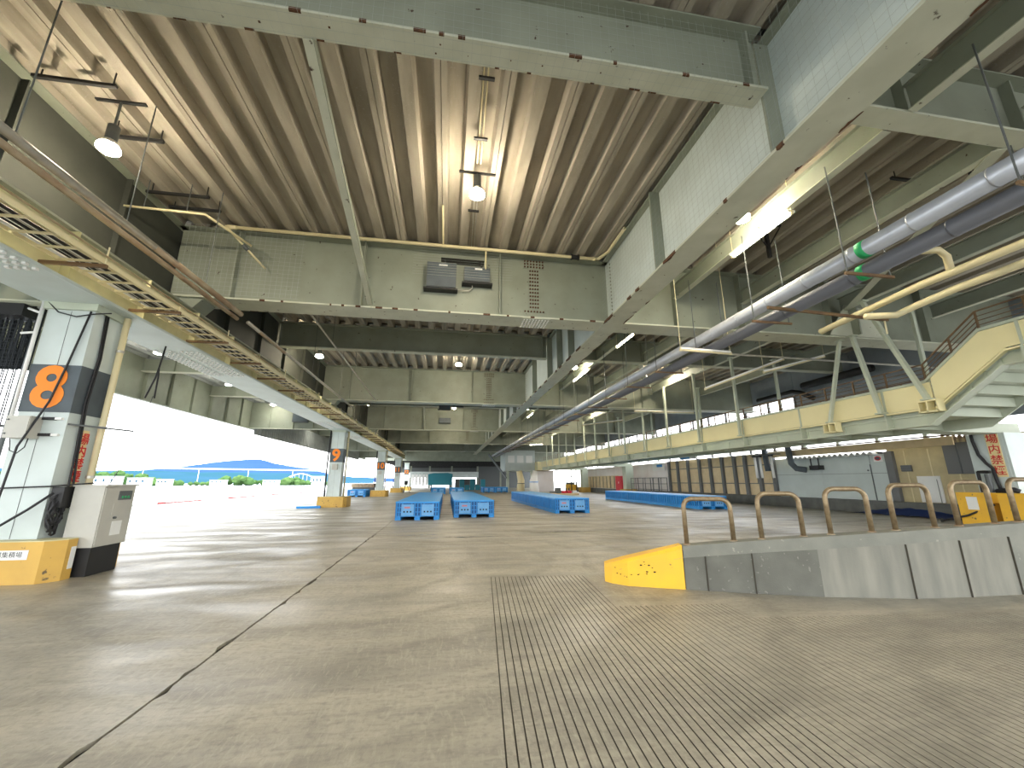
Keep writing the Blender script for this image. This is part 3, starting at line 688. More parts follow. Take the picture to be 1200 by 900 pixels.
pipe('drop_pipe', 'cream pipe dropping from the cream main to the dark boxes', [(.93, 10.95, 8.38), (.93, 10.95, 7.75)], .025, 'ypipe')
pipe('drop_pipe', 'slim cream riser from the cream main into the deck', [(-.35, 10.85, 8.38), (-.35, 10.8, 8.465), (-.35, 9.2, 8.465)], .025, 'ypipe')
pipe('sprinkler_pipe', 'slim cream pipe crossing in front of the dark girder web', [(-7.6, 9.4, 7.75), (-5.9, 9.4, 7.72), (-5.4, 10.6, 7.68)], .03, 'ypipe', rods=[(-7.2, 9.4, 7.75), (-6.3, 9.4, 7.73)])
pipe('sprinkler_pipe', 'short rusty pipe ending with a valve near the first deep beam', [(-6.0, 10.4, 8.1), (-5.2, 11.1, 7.3)], .028, 'ypipe', joints=[((-5.66, 10.7, 7.76), (-5.56, 10.8, 7.66))], jm='dark', jr=2)
cd_ = thing('conduit_pair', 'pair of conduits clipped along a deck rib to the middle lamp', 'conduit', (.42, 8, 8.4))
for dx in (-.03, .045): B().tube([(.40 + dx, 4.6, 8.44), (.45 + dx, 7.6, 8.44)], .014, 6).build('conduit', M['ypipe'], cd_, smooth=True)
for dx in (-.03, .045): B().tube([(.45 + dx, 8.3, 8.44), (.52 + dx, 10.9, 8.44)], .014, 6).build('conduit', M['galv'], cd_, smooth=True)
for y in (5.6, 6.9, 9.2): B().box(.30, .58, y - .03, y + .03, 8.39, 8.425).build('clamp', M['black'], cd_)
def blackbar(label, x0, x1, y, z=8.34):
    t = thing('hanger_rail', label, 'rail', ((x0 + x1) / 2, y, z), 'black hanger rails under the deck')
    B().box(x0, x1, y - .03, y + .03, z - .03, z + .03).build('rail', M['black'], t)
    for x in (x0 + .12, x1 - .06): B().tube([(x, y, z), (x, y, 8.73)], .012, 6).build('bolt', M['black'], t)
blackbar('long black hanger rail under the deck, first seaward of the lamps', -7.30, -6.02, 6.72)
blackbar('short black hanger rail partly behind the seaward lamp', -7.0, -6.0, 7.92)
blackbar('black hanger rail beyond the seaward lamp', -7.40, -6.02, 9.62)
blackbar('last black hanger rail before the first deep beam', -7.22, -6.02, 10.15)
blackbar('black hanger rail in the second bay near the conduits', -4.9, -3.3, 15.4)
for k, (x, y) in enumerate(((9.8, 6.4), (11.4, 6.0))): blackbar('black hanger rail high in the landward bay, %s' % ('beside the lagged pipes' if k == 0 else 'above the cream pipes'), x, x + .9, y, 8.3)

# boxes on the first deep beam, repeated on the others further on
def ballast(y, lab, first=False):
    t = thing('ballast_box', 'tall dark ballast box on the %s' % lab, 'box', (-.35, y - .2, 7.1))
    B().box(-.80, .07, y - .34, y - .03, 7.12, 7.92).build('body', M['dark'], t); B().box(-.78, .05, y - .355, y - .34, 7.14, 7.90).build('lid', M['dgrey'], t)
    B().box(-.45, -.2, y - .358, y - .355, 7.80, 7.85).build('nameplate', M['sticker'], t); B().box(-.88, .12, y - .3, y - .03, 7.08, 7.12).build('bracket', M['black'], t)
    t = thing('ballast_box', 'squat dark ballast box beside the tall one on the %s' % lab, 'box', (.7, y - .2, 7.4))
    B().box(.30, 1.08, y - .34, y - .03, 7.38, 7.86).build('body', M['dark'], t); B().box(.32, 1.06, y - .355, y - .34, 7.40, 7.84).build('lid', M['dgrey'], t)
    B().box(.62, .84, y - .358, y - .355, 7.76, 7.81).build('nameplate', M['sticker'], t); B().box(.24, 1.16, y - .3, y - .03, 7.34, 7.38).build('bracket', M['black'], t)
    t = pipe('loop_conduit', 'pale conduit looping below the boxes of the %s' % lab, [(.07, y - .12, 7.16), (.45, y - .12, 7.16), (.56, y - .12, 7.26), (.56, y - .12, 7.4)], .018, 'galv')
    t = thing('cable_shelf', 'dark cable shelf above the boxes of the %s' % lab, 'shelf', (.3, y - .2, 7.95))
    B().box(-.4, .9, y - .35, y - .03, 8.06, 8.09).build('shelf', M['black'], t)
    for q in (-.3, .8): B().box(q, q + .04, y - .3, y - .03, 7.9, 8.06).build('strut', M['black'], t)
ballast(11.4, 'first deep beam'); ballast(32.4 + .0, 'third shallow beam')
vb = thing('junction_box', 'small dark vent box on the third deep beam', 'box', (-.4, 39.1, 7.2))
B().box(-.9, .2, 39.05, 39.38, 7.0, 7.5).build('body', M['dark'], vb); B().box(-.88, .18, 39.03, 39.05, 7.02, 7.48).build('grille', M['dgrey'], vb)
vb = thing('vent_box', 'dark square vent on the deep outer beam by column 9', 'vent', (-9.4, 27.3, 5.3))
B().box(-9.8, -8.9, 27.2, 27.48, 5.2, 5.9).build('body', M['dark'], vb); B().box(-9.75, -8.95, 27.18, 27.2, 5.25, 5.85).build('grille', M['dgrey'], vb)

# lagged pipes along the landward side of the girder
def lagged(label, x, z, r, m, y0, y1, tape, step=1.0):
    t = thing('lagged_pipe', label, 'pipe', (x, (y0 + y1) / 2, z))
    B().tube([(x, y, z) for y in (y0, (y0 + y1) / 2, y1)], r, 16).build('pipe', M[m], t, smooth=True)
    y = y0 + .6
    while y < y1:
        B().tube([(x, y, z), (x, y + .03, z)], r * 1.04, 16).build('band', M[m], t, smooth=True); y += step if y < 14 else 2.5
    B().tube([(x, tape, z), (x, tape + .13, z)], r * 1.05, 16).build('tape', M['green'], t, smooth=True)
    return t
lp = lagged('thick silver lagged pipe running down the hall beside the main girder', 7.30, 5.62, .155, 'pipe', -1, 66, 5.35)
lq = lagged('darker grey pipe hung just below the silver lagged pipe', 7.72, 5.42, .15, 'pipe_d', -1, 66, 5.75, 1.6)
for k in range(22):
    y = 3.3 + k * 2.3
    t = thing('pipe_hanger', '%s rod hanger along the silver lagged pipe' % ORD[k], 'hanger', (7.5, y, 5.2), 'rod hangers of the lagged pipes')
    for x in (7.05, 7.98): B().bar((x, y, 5.22), (x, y, 7.5), .018, .018).build('rod', M['dark'], t)
    B().box(7.0, 8.05, y - .02, y + .02, 5.2, 5.25).build('cross_bar', M['brown'], t)
t = thing('pipe_trapeze', 'rusty trapeze bar under the lagged pipes reaching over the walkway', 'bar', (8.5, 7.3, 5.2))
B().bar((6.9, 7.3, 5.30), (10.3, 7.5, 5.30), .05, .06).build('bar', M['brown'], t)
B().tube([(10.2, 7.5, 5.3), (10.2, 7.5, 4.95)], .02, 8).build('drop_rod', M['ypipe'], t)
# cream pipes high on the landward side
pipe('cream_pipe', 'bright cream pipe high over the walkway with a branch elbow', [(9.75, 2.0, 5.55), (9.55, 6.2, 5.5), (9.6, 8.6, 5.38)], .075, 'ypipe', rods=[(9.68, 4.5, 5.55)])
pipe('branch_pipe', 'cream elbow branch rising from the bright cream pipe', [(9.58, 5.7, 5.52), (9.58, 5.7, 5.86), (9.45, 5.72, 6.0), (8.8, 5.9, 6.0)], .065, 'ypipe')
pipe('cream_pipe', 'second cream pipe just below the bright one, bending to the wall', [(10.35, 2.0, 5.45), (10.25, 6.1, 5.42), (10.15, 6.75, 5.34), (9.95, 7.05, 5.22), (9.3, 7.2, 5.2)], .075, 'ypipe')
pipe('wall_pipe', 'dark pipe with an elbow low on the slate wall behind the walkway', [(21.2, 24.5, 7.0), (21.2, 21.6, 7.0), (21.2, 21.0, 6.8), (21.2, 20.2, 6.3)], .14, 'black')
pipe('wall_pipe', 'long black duct high on the slate wall', [(20.9, 20.5, 7.1), (20.9, 16.4, 7.1)], .2, 'black')
pipe('cross_pipe', 'thin pale pipe crossing the landward bay behind the deep beam', [(8.9, 11.9, 6.1), (9.1, 12.0, 5.85), (20.5, 12.4, 5.85)], .035, 'galv')
bk = thing('strut_bracket', 'black strutted post hanging under the deck beyond the lit twin tube light', 'bracket', (8.45, 8.6, 7.3))
B().box(8.41, 8.49, 8.56, 8.64, 7.45, 8.5).build('post', M['black'], bk)
for q in (-1, 1): B().bar((8.45, 8.6, 7.75), (8.45 + q * .5, 8.6, 8.48), .03, .03).build('strut', M['black'], bk)
B().box(7.95, 8.95, 8.57, 8.63, 8.46, 8.5).build('head_bar', M['black'], bk)
def tubelight(label, p, q, m='ypipe', glow=False, w=.07):
    t = thing('tube_light', label, 'light', p, 'tube lights in the landward bays')
    B().bar(p, q, w, .05).build('batten', M['white'], t)
    a = Vector(p) - Vector((0, 0, .05)); b = Vector(q) - Vector((0, 0, .05))
    B().tube([a, b], .028, 8).build('tube', M['tubeglow'] if glow else M[m], t, smooth=True)
    for e in (a, b): B().box(e.x - .03, e.x + .03, e.y - .03, e.y + .03, e.z - .03, e.z + .05).build('end_cap', M['ypipe'], t)
    for e in (p, q): B().bar(e, (e[0], e[1], 8.73), .012, .012).build('hanger_rod', M['ypipe'], t)
tubelight('lit twin tube light on the stringer beside the main girder', (7.16, 8.4, 7.28), (7.2, 6.6, 7.28), glow=True, w=.2)
tubelight('second lit tube light along the stringer beside the main girder', (7.14, 15.8, 7.28), (7.14, 14.1, 7.28), glow=True, w=.16)
tubelight('third lit tube light along the stringer beside the main girder', (7.14, 22.0, 7.28), (7.14, 19.4, 7.28), glow=True, w=.16)
tubelight('fourth lit tube light along the stringer beside the main girder', (7.14, 36, 7.28), (7.14, 33.6, 7.28), glow=True, w=.16)
tubelight('cream tube light crossing above the lagged pipes', (6.3, 9.8, 5.15), (7.9, 9.9, 5.15))
tubelight('unlit cream tube light slanting behind the deep beam', (11.68, 13.0, 5.59), (14.0, 12.6, 6.2))
tubelight('long cream tube light slanting toward the walkway hangers', (9.6, 13.6, 5.0), (12.5, 12.9, 6.1))
tubelight('cream tube light across the second landward bay', (11.6, 23.6, 5.9), (15.6, 23.6, 5.9))
tubelight('cream tube light further along above the walkway', (10.5, 30.5, 5.9), (12.5, 27.5, 5.9))
tubelight('small tube light far along the landward bay', (9.2, 45, 5.6), (10.4, 44, 5.6), glow=True)

# ------------------------------------------------------------------ high-bay lamps
def lamp_proto(m, top=.49):
    t = thing('high_bay_lamp', 'lamp', 'lamp', (0, 0, 0))
    B().tube([(0, 0, .42), (0, 0, .14), (0, 0, .08)], [.09, .09, .11], 16).build('ballast', M['dark'], t, smooth=True)
    B().tube([(0, 0, .10), (0, 0, .06), (0, 0, .0)], [.10, .13, .15], 20).build('reflector', M['galv'], t, smooth=True)
    B().tube([(0, 0, -.001), (0, 0, -.04), (0, 0, -.09), (0, 0, -.13), (0, 0, -.15)], [.14, .17, .17, .12, .05], 20).build('lens', M[m], t, smooth=True)
    B().bar((0, 0, .42), (0, 0, top), .03, .03).build('stem', M['dark'], t); B().box(-.42, .42, -.03, .03, top, top + .028).build('mounting_bar', M['black'], t)
    reg(t); return t
lpw = lamp_proto('lamp'); lpd = lamp_proto('lamp', .97)
spots = []
for j, y in enumerate((7.95, 21.95, 36.0, 50.0)):
    for x, where in ((-6.3, 'on a drop stem by the seaward girder'), (.45, 'in the middle of the deck'), (6.5, 'on a drop stem landward of the main girder'), (12.96, 'over the walkway')):
        if (j == 0 and x > 12): continue
        spots.append((x, y, '%s lamp %s, %s bay along' % ('warm high-bay' if j == 0 else 'lit high-bay', where, ORD[j])))
for k, (x, y, lab) in enumerate(spots):
    drop = 'drop stem' in lab; src = lpd if drop else lpw; loc = (x, y * .905 if drop else y, 7.50 if drop else 7.98)
    if 'label' not in src or src['label'] == 'lamp': src.location = loc; src['label'] = lab; src['group'] = 'high-bay lamps under the deck'
    else: dup(src, loc, lab, 'high-bay lamps under the deck')
lo = lamp_proto('lampw'); lo['group'] = 'lamps under the seaward soffit'
for k, (x, y) in enumerate(((-10.7, 16.1), (-10.75, 21.2), (-10.8, 26.6), (-10.7, 11.2), (-10.7, 38.0))):
    lab = 'white lamp under the seaward soffit, %s bay' % ['second', 'third', 'fourth', 'first', 'far'][k]
    if k == 0: lo.location = (x, y, 6.19); lo['label'] = lab; lo.scale = (.85, .85, .5)
    else: dup(lo, (x, y, 6.19), lab)

# ------------------------------------------------------------------ ramp wall with yellow nose and hoops
plan = [(2.70, 6.33), (3.55, 5.99), (4.4, 5.62), (5.21, 5.32), (6.35, 5.05), (7.2, 5.0), (8.08, 5.0), (12, 5.0)]
tz = [.32, .60, .703, .779, .864, .905, .938, 1.08]; TH = .24
rw = thing('ramp_wall', 'curving concrete ramp wall with a yellow nose, carrying tube hoops', 'wall', (6, 5.3, 0), kind='thing')
def wallseg(i0, i1, z0f, z1f, m, name, off=0., th=TH, ext=0):
    b = B(); pts = plan[i0:i1 + 1]; n = len(pts); vs = []
    for (x, y), z in zip(pts, tz[i0:i1 + 1]):
        for dy in (-off, th + off): vs += [(x + (dy * .35 if x < 5 else 0), y + dy, z0f(z)), (x + (dy * .35 if x < 5 else 0), y + dy, z1f(z))]
    fs = []
    for i in range(n - 1):
        a = 4 * i; c = a + 4
        fs += [(a, c, c + 1, a + 1), (a + 2, a + 3, c + 3, c + 2), (a + 1, c + 1, c + 3, a + 3), (a, a + 2, c + 2, c)]
    fs += [(0, 1, 3, 2), (4 * n - 4, 4 * n - 2, 4 * n - 1, 4 * n - 3)]
    return b.add(vs, fs).build(name, M[m], rw)
lowz = lambda z: 0.0
capb = lambda z: z - .165
for i, m in ((1, 'conc_d'), (2, 'conc_d'), (3, 'conc_l'), (4, 'conc_l'), (5, 'conc_l'), (6, 'conc')):
    wallseg(i, i + 1, lowz, capb, m, 'wall_block', off=-.012 if i != 1 else -.01)
wallseg(1, 7, capb, lambda z: z, 'conc', 'coping')
for i in (2, 4, 5, 6):
    x, y = plan[i]; B().box(x - .0018, x + .0018, y - .0125, y + .02, 0, tz[i] - .17).build('joint', M['groove'], rw)
x, y = (plan[1][0] + plan[2][0]) / 2 - .15, (plan[1][1] + plan[2][1]) / 2 + .06
B().box(x - .003, x + .003, y - .012, y + .02, 0, .47).build('joint', M['groove'], rw)
# nose: rounded wedge
nb = B(); n0 = (2.55, 6.56)
sec = [(2.56, 6.66, .256, .22), (2.62, 6.52, .303, .28), (2.80, 6.32, .389, .30), (3.54, 5.995, .61, TH)]
vs = []
for x, y, z, th in sec: vs += [(x, y, 0), (x, y, z - .05), (x + .02, y + .03, z), (x + th * .35, y + th * .97, z), (x + th * .35 + .01, y + th, z - .03), (x + th * .35, y + th, 0)]
fs = []
for i in range(len(sec) - 1):
    for k in range(6): fs.append((6 * i + k, 6 * i + (k + 1) % 6, 6 * i + 6 + (k + 1) % 6, 6 * i + 6 + k))
fs += [(0, 1, 2, 3, 4, 5), tuple(range(18, 24))]
nb.add(vs, fs).build('nose', M['yellow'], rw)
sb = B()
for k in range(16):
    t_ = random.random() ** 1.6; x = 2.66 + t_ * .5; y = 6.47 - t_ * .36 - .012; z = .12 + random.random() * .12; q = random.uniform(.004, .016)
    if k > 10: x = 3.05 + random.uniform(-.08, .12); y = 6.213 - (x - 2.80) * .435 - 0.005 + .107 - .006; z = .33 + random.uniform(-.08, .05); 
    ys = 6.32 - (x - 2.80) * (.325 / .74) - .006 if x > 2.8 else 6.52 - (x - 2.62) * 1.11 - .006
    sb.box(x - q, x + q, ys - .002, ys + .012, z - q * .6, z + q * .5)
tag(sb.build('chipped_paint', M['dirt'], rw), kind='stuff')
B().bar((2.70, 6.41, .22), (3.545, 5.99, .435), .008, .008).build('crease', M['ochre'], rw)
# hoops
feet = [((3.673, 6.07, .611), (4.278, 5.806, .685)), ((4.636, 5.664, .722), (5.16, 5.47, .771)), ((5.523, 5.373, .80), (6.072, 5.243, .841)), ((6.392, 5.169, .865), (7.028, 5.132, .895)), ((7.439, 5.12, .913), (8.099, 5.12, .938)), ((8.537, 5.12, .953), (9.19, 5.12, .978)), ((9.65, 5.12, .99), (10.3, 5.12, 1.015))]
hl = ['tube hoop beside the yellow nose of the ramp wall', 'second tube hoop along the ramp wall', 'third tube hoop along the ramp wall', 'fourth tube hoop along the ramp wall, before the white door', 'fifth tube hoop along the ramp wall, before the yellow pier foot', 'sixth tube hoop along the ramp wall', 'seventh tube hoop along the ramp wall']
for (p, q), lab in zip(feet, hl):
    t = thing('barrier_hoop', lab, 'railing', tuple((Vector(p) + Vector(q)) / 2), 'tube hoops on the ramp wall')
    p = Vector(p); q = Vector(q); h = max(p.z, q.z) + .60; d = (q - p); d.z = 0; d.normalize(); rr = .13; pts = [p - Vector((0, 0, .03))]
    for k in range(7):
        a = math.pi / 2 * k / 6; pts.append(Vector((p.x, p.y, h - rr)) + d * rr * (1 - math.cos(a)) + Vector((0, 0, rr * math.sin(a))))
    for k in range(7):
        a = math.pi / 2 * k / 6; pts.append(Vector((q.x, q.y, h - rr)) - d * rr * (1 - math.sin(a)) + Vector((0, 0, rr * math.cos(a))))
    pts.append(q - Vector((0, 0, .03)))
    B().tube(pts, .034, 12).build('tube', M['tube'], t, smooth=True)
    for e in (p, q): B().tube([e - Vector((0, 0, .005)), e + Vector((0, 0, .012))], .052, 12).build('foot_plate', M['rustpipe'], t)

# ------------------------------------------------------------------ blue crates
CW, CDp, CH = 1.78, 1.14, .73
def crate_proto():
    t = thing('fish_crate', 'x', 'crate', (0, 0, 0))
    w2, d2 = CW / 2, CDp / 2
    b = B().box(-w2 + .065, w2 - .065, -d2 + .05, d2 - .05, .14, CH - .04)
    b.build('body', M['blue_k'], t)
    rb = B()
    for s in (-1, 1):
        ys = s * d2
        for k in range(15):
            x = -w2 + .02 + (CW - .04) * k / 14
            if k in (3, 4, 10, 11): continue
            rb.box(x - .02, x + .02, min(ys, ys - s * .055), max(ys, ys - s * .055), .13, CH - .04)
        for z in (.14, .30, .48, CH - .07): rb.box(-w2, w2, min(ys, ys - s * .05), max(ys, ys - s * .05), z, z + .03)
        xs = s * w2
        for k in range(6):
            y = -d2 + .035 + (CDp - .07) * k / 5; rb.box(min(xs, xs - s * .07), max(xs, xs - s * .07), y - .035, y + .035, .13, CH - .04)
        for z in (.14, CH - .07): rb.box(min(xs, xs - s * .05), max(xs, xs - s * .05), -d2, d2, z, z + .03)
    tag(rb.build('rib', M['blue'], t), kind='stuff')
    B().box(-w2 - .005, w2 + .005, -d2 - .005, d2 + .005, CH - .045, CH).build('lid', M['blue_t'], t)
    for x in (-w2 + .11, 0, w2 - .11): B().box(x - .11, x + .11, -d2, d2, 0, .13).build('pallet_foot', M['blue'], t)
    for x in (-.41, .41):
        for s in (-1, 1):
            ys = s * (d2 + .006)
            hp = B().box(x - .25, x + .25, min(ys, ys - s * .06), max(ys, ys - s * .06), .17, .62).build('handle_panel', M['blue_l'], t)
            hb = B()
            for q in (-.13, 0, .13): hb.box(x + q - .03, x + q + .03, min(ys, ys + s * .003), max(ys, ys + s * .003), .30, .36)
            hb.build('hole', M['dirt'], hp)
            if x < 0 and s < 0: B().box(x - .13, x + .10, ys - .003, ys, .46, .53).build('red_mark', M['pink'], hp)
    reg(t); return t
cp = crate_proto(); used = [False]
def crate_row(x0, y0, n, lab, dz=0.):
    for k in range(n):
        loc = (x0 + CW / 2, y0 + CDp / 2 + k * (CDp + .03), dz)
        l = 'blue lidded fish crate, %s in the %s' % (ORD[k] if k < 17 else 'last', lab)
        g = 'blue crates of the ' + lab
        if not used[0]: cp.location = loc; cp['label'] = l; cp['group'] = g; used[0] = True
        else: dup(cp, loc, l, g)
crate_row(-2.02, 17.8, 13, 'seaward long crate row')
crate_row(.37, 18.7, 13, 'middle long crate row')
crate_row(5.38, 20.3, 12, 'landward long crate row')
crate_row(14.22, 21.9, 12, 'crate row under the walkway')
crate_row(-1.85, 53, 5, 'short row behind the seaward crates')
crate_row(.45, 53, 5, 'short row behind the middle crates')
crate_row(5.2, 59.5, 3, 'seaward half of the small far block'); crate_row(7.02, 59.5, 3, 'landward half of the small far block')
crate_row(-9.9, 44.5, 2, 'crate pair seaward of column 10')
tp = thing('blue_sheet', 'flat folded blue sheet on the floor by the foot of column 9', 'sheet', (-8.1, 26.5, 0))
B().prism([(-8.6, 26.2), (-7.3, 26.3), (-7.4, 26.8), (-8.5, 26.9)], 'z', .0, .12).build('sheet', M['blue'], tp)

# ------------------------------------------------------------------ raised walkway
XF, XB = 13.5, 15.55
wk = thing('walkway', 'cream-sided raised walkway bridge along the landward bay, stepping up at its end', 'walkway', (XF, 30, 3.1), kind='thing')
sec = [(58, 3.08), (9.3, 3.08), (7.5, 4.33), (-2.4, 4.33)]          # underside path (y, z)
top = [(58, 4.36), (9.25, 4.36), (7.82, 5.40), (-2.4, 5.40)]
mid = [(58, 3.58), (9.05, 3.58), (7.42, 4.72), (-2.4, 4.72)]
JY_ = [7.1, 4.2, 10.45, 13.57, 16.7, 19.8, 22.95, 26.0, 29.1, 32.2, 35.3, 38.4, 41.5, 44.6, 47.7, 50.8, 53.9]
def seg(b, path0, path1, x0, x1):
    for i in range(3):
        (ya, za), (yb, zb) = path0[i], path0[i + 1]; (yc, zc), (yd, zd) = path1[i], path1[i + 1]
        b.add([(x, y, z) for x in (x0, x1) for y, z in ((ya, za), (yb, zb), (yd, zd), (yc, zc))], [(0, 1, 2, 3), (7, 6, 5, 4), (0, 4, 5, 1), (3, 2, 6, 7), (1, 5, 6, 2), (0, 3, 7, 4)])
def shift(p, dz, dy=0): return [(y + (dy if 0 < i < 3 else 0), z + dz) for i, (y, z) in enumerate(p)]
def cut(path, y):
    for (ya, za), (yb, zb) in zip(path, path[1:]):
        if yb <= y <= ya: return za + (zb - za) * (ya - y) / (ya - yb)
    return path[-1][1]
# fascia panels, one per bay
ends = [58] + sorted([y for y in JY_ if y > 9.3], reverse=True) + [9.12]
for a, b_ in zip(ends, ends[1:]):
    B().box(XF - .02, XF + .02, b_ + .02, a - .02, 3.60, 4.30).build('fascia_panel', M['cream'], wk)
B().add([(x, y, z) for x in (XF - .02, XF + .02) for y, z in ((9.10, 3.60), (7.42, 4.76), (7.12, 4.76), (7.12, 5.32), (7.86, 5.32), (9.10, 4.42))], [(0, 1, 2, 3, 4, 5), (11, 10, 9, 8, 7, 6)] + [(i, (i + 1) % 6, 6 + (i + 1) % 6, 6 + i) for i in range(6)]).build('fascia_panel', M['cream'], wk)
B().box(XF - .02, XF + .02, 4.22, 7.08, 4.76, 5.32).build('fascia_panel', M['cream'], wk)
B().box(XF - .02, XF + .02, -2.4, 4.18, 4.76, 5.32).build('fascia_panel', M['cream'], wk)
b = B(); seg(b, shift(top, -.07), top, XF - .06, XF + .06); b.build('top_rail', M['sage'], wk)
b = B(); seg(b, shift(mid, -.05), mid, XF - .07, XF + .05); b.build('ledge', M['cream'], wk)
b = B(); seg(b, sec, shift(mid, -.05), XF + .13, XF + .15); b.build('lower_web', M['sage'], wk)
b = B(); seg(b, sec, shift(sec, .03), XF - .12, XF + .16); b.build('lower_flange', M['sage'], wk)
b = B(); seg(b, sec, shift(top, -.05), XB - .02, XB + .02); b.build('far_fascia', M['sage'], wk)
b = B(); seg(b, shift(sec, .32), shift(sec, .38), XF + .08, XB - .02); b.build('deck', M['sage'], wk)
for y in JY_:
    z0, z1 = cut(sec, y), cut(top, y)
    B().box(XF - .10, XF + .13, y - .025, y + .025, z0 + .03, cut(mid, y)).build('stiffener', M['sage'], wk)
    B().box(XF - .045, XF - .02, y - .03, y + .03, cut(mid, y), z1 - .06).build('panel_post', M['sage'], wk)
for k in range(40):
    y = 57 - k * 1.5
    if y < 9.4: break
    z0 = cut(sec, y); B().box(XF + .1, XB - .02, y - .03, y + .03, z0 + .05, z0 + .33).build('floor_beam', M['sage'], wk)
for y in (9.05, 8.7, 8.35, 8.0, 7.65, 6.9, 5.4, 3.9, 2.4, .9):
    z0 = cut(sec, y); B().box(XF + .1, XB - .02, y - .03, y + .03, z0 + .06, z0 + .315).build('floor_beam', M['sage'], wk)
# node boxes where the hangers land
for y, z in ((9.15, 3.42), (12.2, 3.2)):
    nbx = B().box(XF - .30, XF - .06, y - .28, y + .24, z + .30, z + .34).box(XF - .30, XF - .06, y - .28, y + .24, z, z + .04)
    for q in (-.25, 0, .21): nbx.box(XF - .30, XF - .06, y + q - .015, y + q + .015, z, z + .3)
    nbx.build('node_box', M['cream'], wk)
def hanger(label, p, q, w=.14):
    t = thing('walkway_hanger', label, 'hanger', p, 'steel hangers of the walkway')
    B().bar(p, q, w, w * .8).build('post', M['sage'], t)
    B().bar(Vector(p) - Vector((0, 0, .02)), Vector(p) + Vector((0, 0, .02)), w * 1.8, w * 1.8).build('foot_plate', M['sage'], t)
    B().bar(Vector(q) - Vector((0, 0, .02)), Vector(q) + Vector((0, 0, .02)), w * 1.8, w * 1.8).build('head_plate', M['sage'], t)
hanger('diagonal hanger landing where the walkway turns upward', (XF - .2, 9.15, 3.79), (XF - .2, 10.3, 7.3), .13)
hanger('upright walkway hanger next to the diagonal one', (XF - .2, 10.45, 3.6), (XF - .2, 10.85, 6.3), .13)
hanger('tilted walkway hanger under the first deep beam', (XF - .2, 12.2, 3.57), (XF - .2, 11.3, 6.29), .11)
for k, y in enumerate(JY_[4:]):
    hanger('upright walkway hanger, %s beyond the deep beam' % ORD[k], (XF - .2, y, 3.6), (XF - .2, y, 7.34), .12)
for k, y in enumerate((10.6, 16.7, 22.9, 29.1, 35.3, 41.5)):
    hanger('upright hanger on the wall side of the walkway, %s along' % ORD[k], (XB + .06, y, 3.5), (XB + .06, y, 7.34), .12)
def handrail(label, x, side):
    t = thing('handrail', label, None); t.parent = wk; t.location = (x - XF, -10, 1.3)
    base = [(58, 4.36), (9.25, 4.36), (7.82, 5.40), (-2.4, 5.40)]
    for dz in (.10, .22, .34): 
        b = B()
        for (ya, za), (yb, zb) in zip(base, base[1:]): b.bar((x, ya, za + dz), (x, yb, zb + dz), .018, .018)
        b.build('rail', M['brown'], t)
    b = B()
    for (ya, za), (yb, zb) in zip(base, base[1:]): b.bar((x, ya, za + .48), (x, yb, zb + .48), .035, .035)
    b.build('top_rail', M['brown'], t)
    ys = [9.25, 8.5, 7.82, 6.9, 5.9, 4.9, 3.9, 2.9, 1.9] + [10.3 + 1.05 * k for k in range(45)]
    for y in ys:
        z = cut(base, y); B().box(x - .02, x + .02, y - .02, y + .02, z - .02, z + .49).build('post', M['brown'], t)
handrail('brown handrail along the hall side of the walkway', XF + .03, 0)
handrail('brown handrail along the wall side of the walkway', XB - .03, 1)

# ------------------------------------------------------------------ landward wall
kb = tag(B().box(21.0, 23.6, 10.4, 70, 0, .60).build('trim_1', M['kerb']), 'dark concrete dock kerb along the landward wall', None, None, 'structure')
wr = struct('wall_right', 'landward wall of painted sheets, boards and high openings')
def wp_(name, y0, y1, z0, z1, m, x=21.6, t=.06): return B().box(x, x + t, y0 + .008, y1 - .008, z0 + .008, z1 - .008).build(name, M[m], wr)
for y0, y1 in ((17.25, 18.04), (18.06, 20.9), (20.9, 24.3)):
    wp_('wall_sheet', y0, y1, .60, 1.95, 'wallblue'); wp_('wall_sheet', y0, y1, 1.95, 2.95, 'wallblue')
B().box(21.62, 21.66, 17.2, 24.4, .6, 2.96).build('wall_backing', M['dark'], wr)
wp_('jamb', 16.85, 17.22, .6, 3.0, 'postgrey', 21.5, .2)
B().box(21.68, 21.72, 10.6, 17.2, .6, 3.4).build('wire_wall', M['tan_d'], wr)
for k in range(6): B().box(21.66, 21.68, 11.4 + k * 1.0, 11.44 + k * 1.0, .6, 3.0).build('wall_post', M['ypipe'], wr)
# corrugated eave
pr = []; y = 17.3
while y < 23.0: pr += [(y, 2.86), (y + .16, 3.02)]; y += .32
n = len(pr); vs = [(x, yy, z) for x in (21.0, 21.6) for yy, z in pr]
B().add(vs, [(i, i + 1, n + i + 1, n + i) for i in range(n - 1)]).build('corrugated_eave', M['white'], wr)
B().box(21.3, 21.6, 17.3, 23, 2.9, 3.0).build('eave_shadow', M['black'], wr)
wp_('fascia_board', 13.9, 24.3, 3.03, 3.42, 'tan', 20.95, .06); wp_('fascia_board', 13.9, 24.3, 3.42, 3.5, 'brown', 20.95, .06)
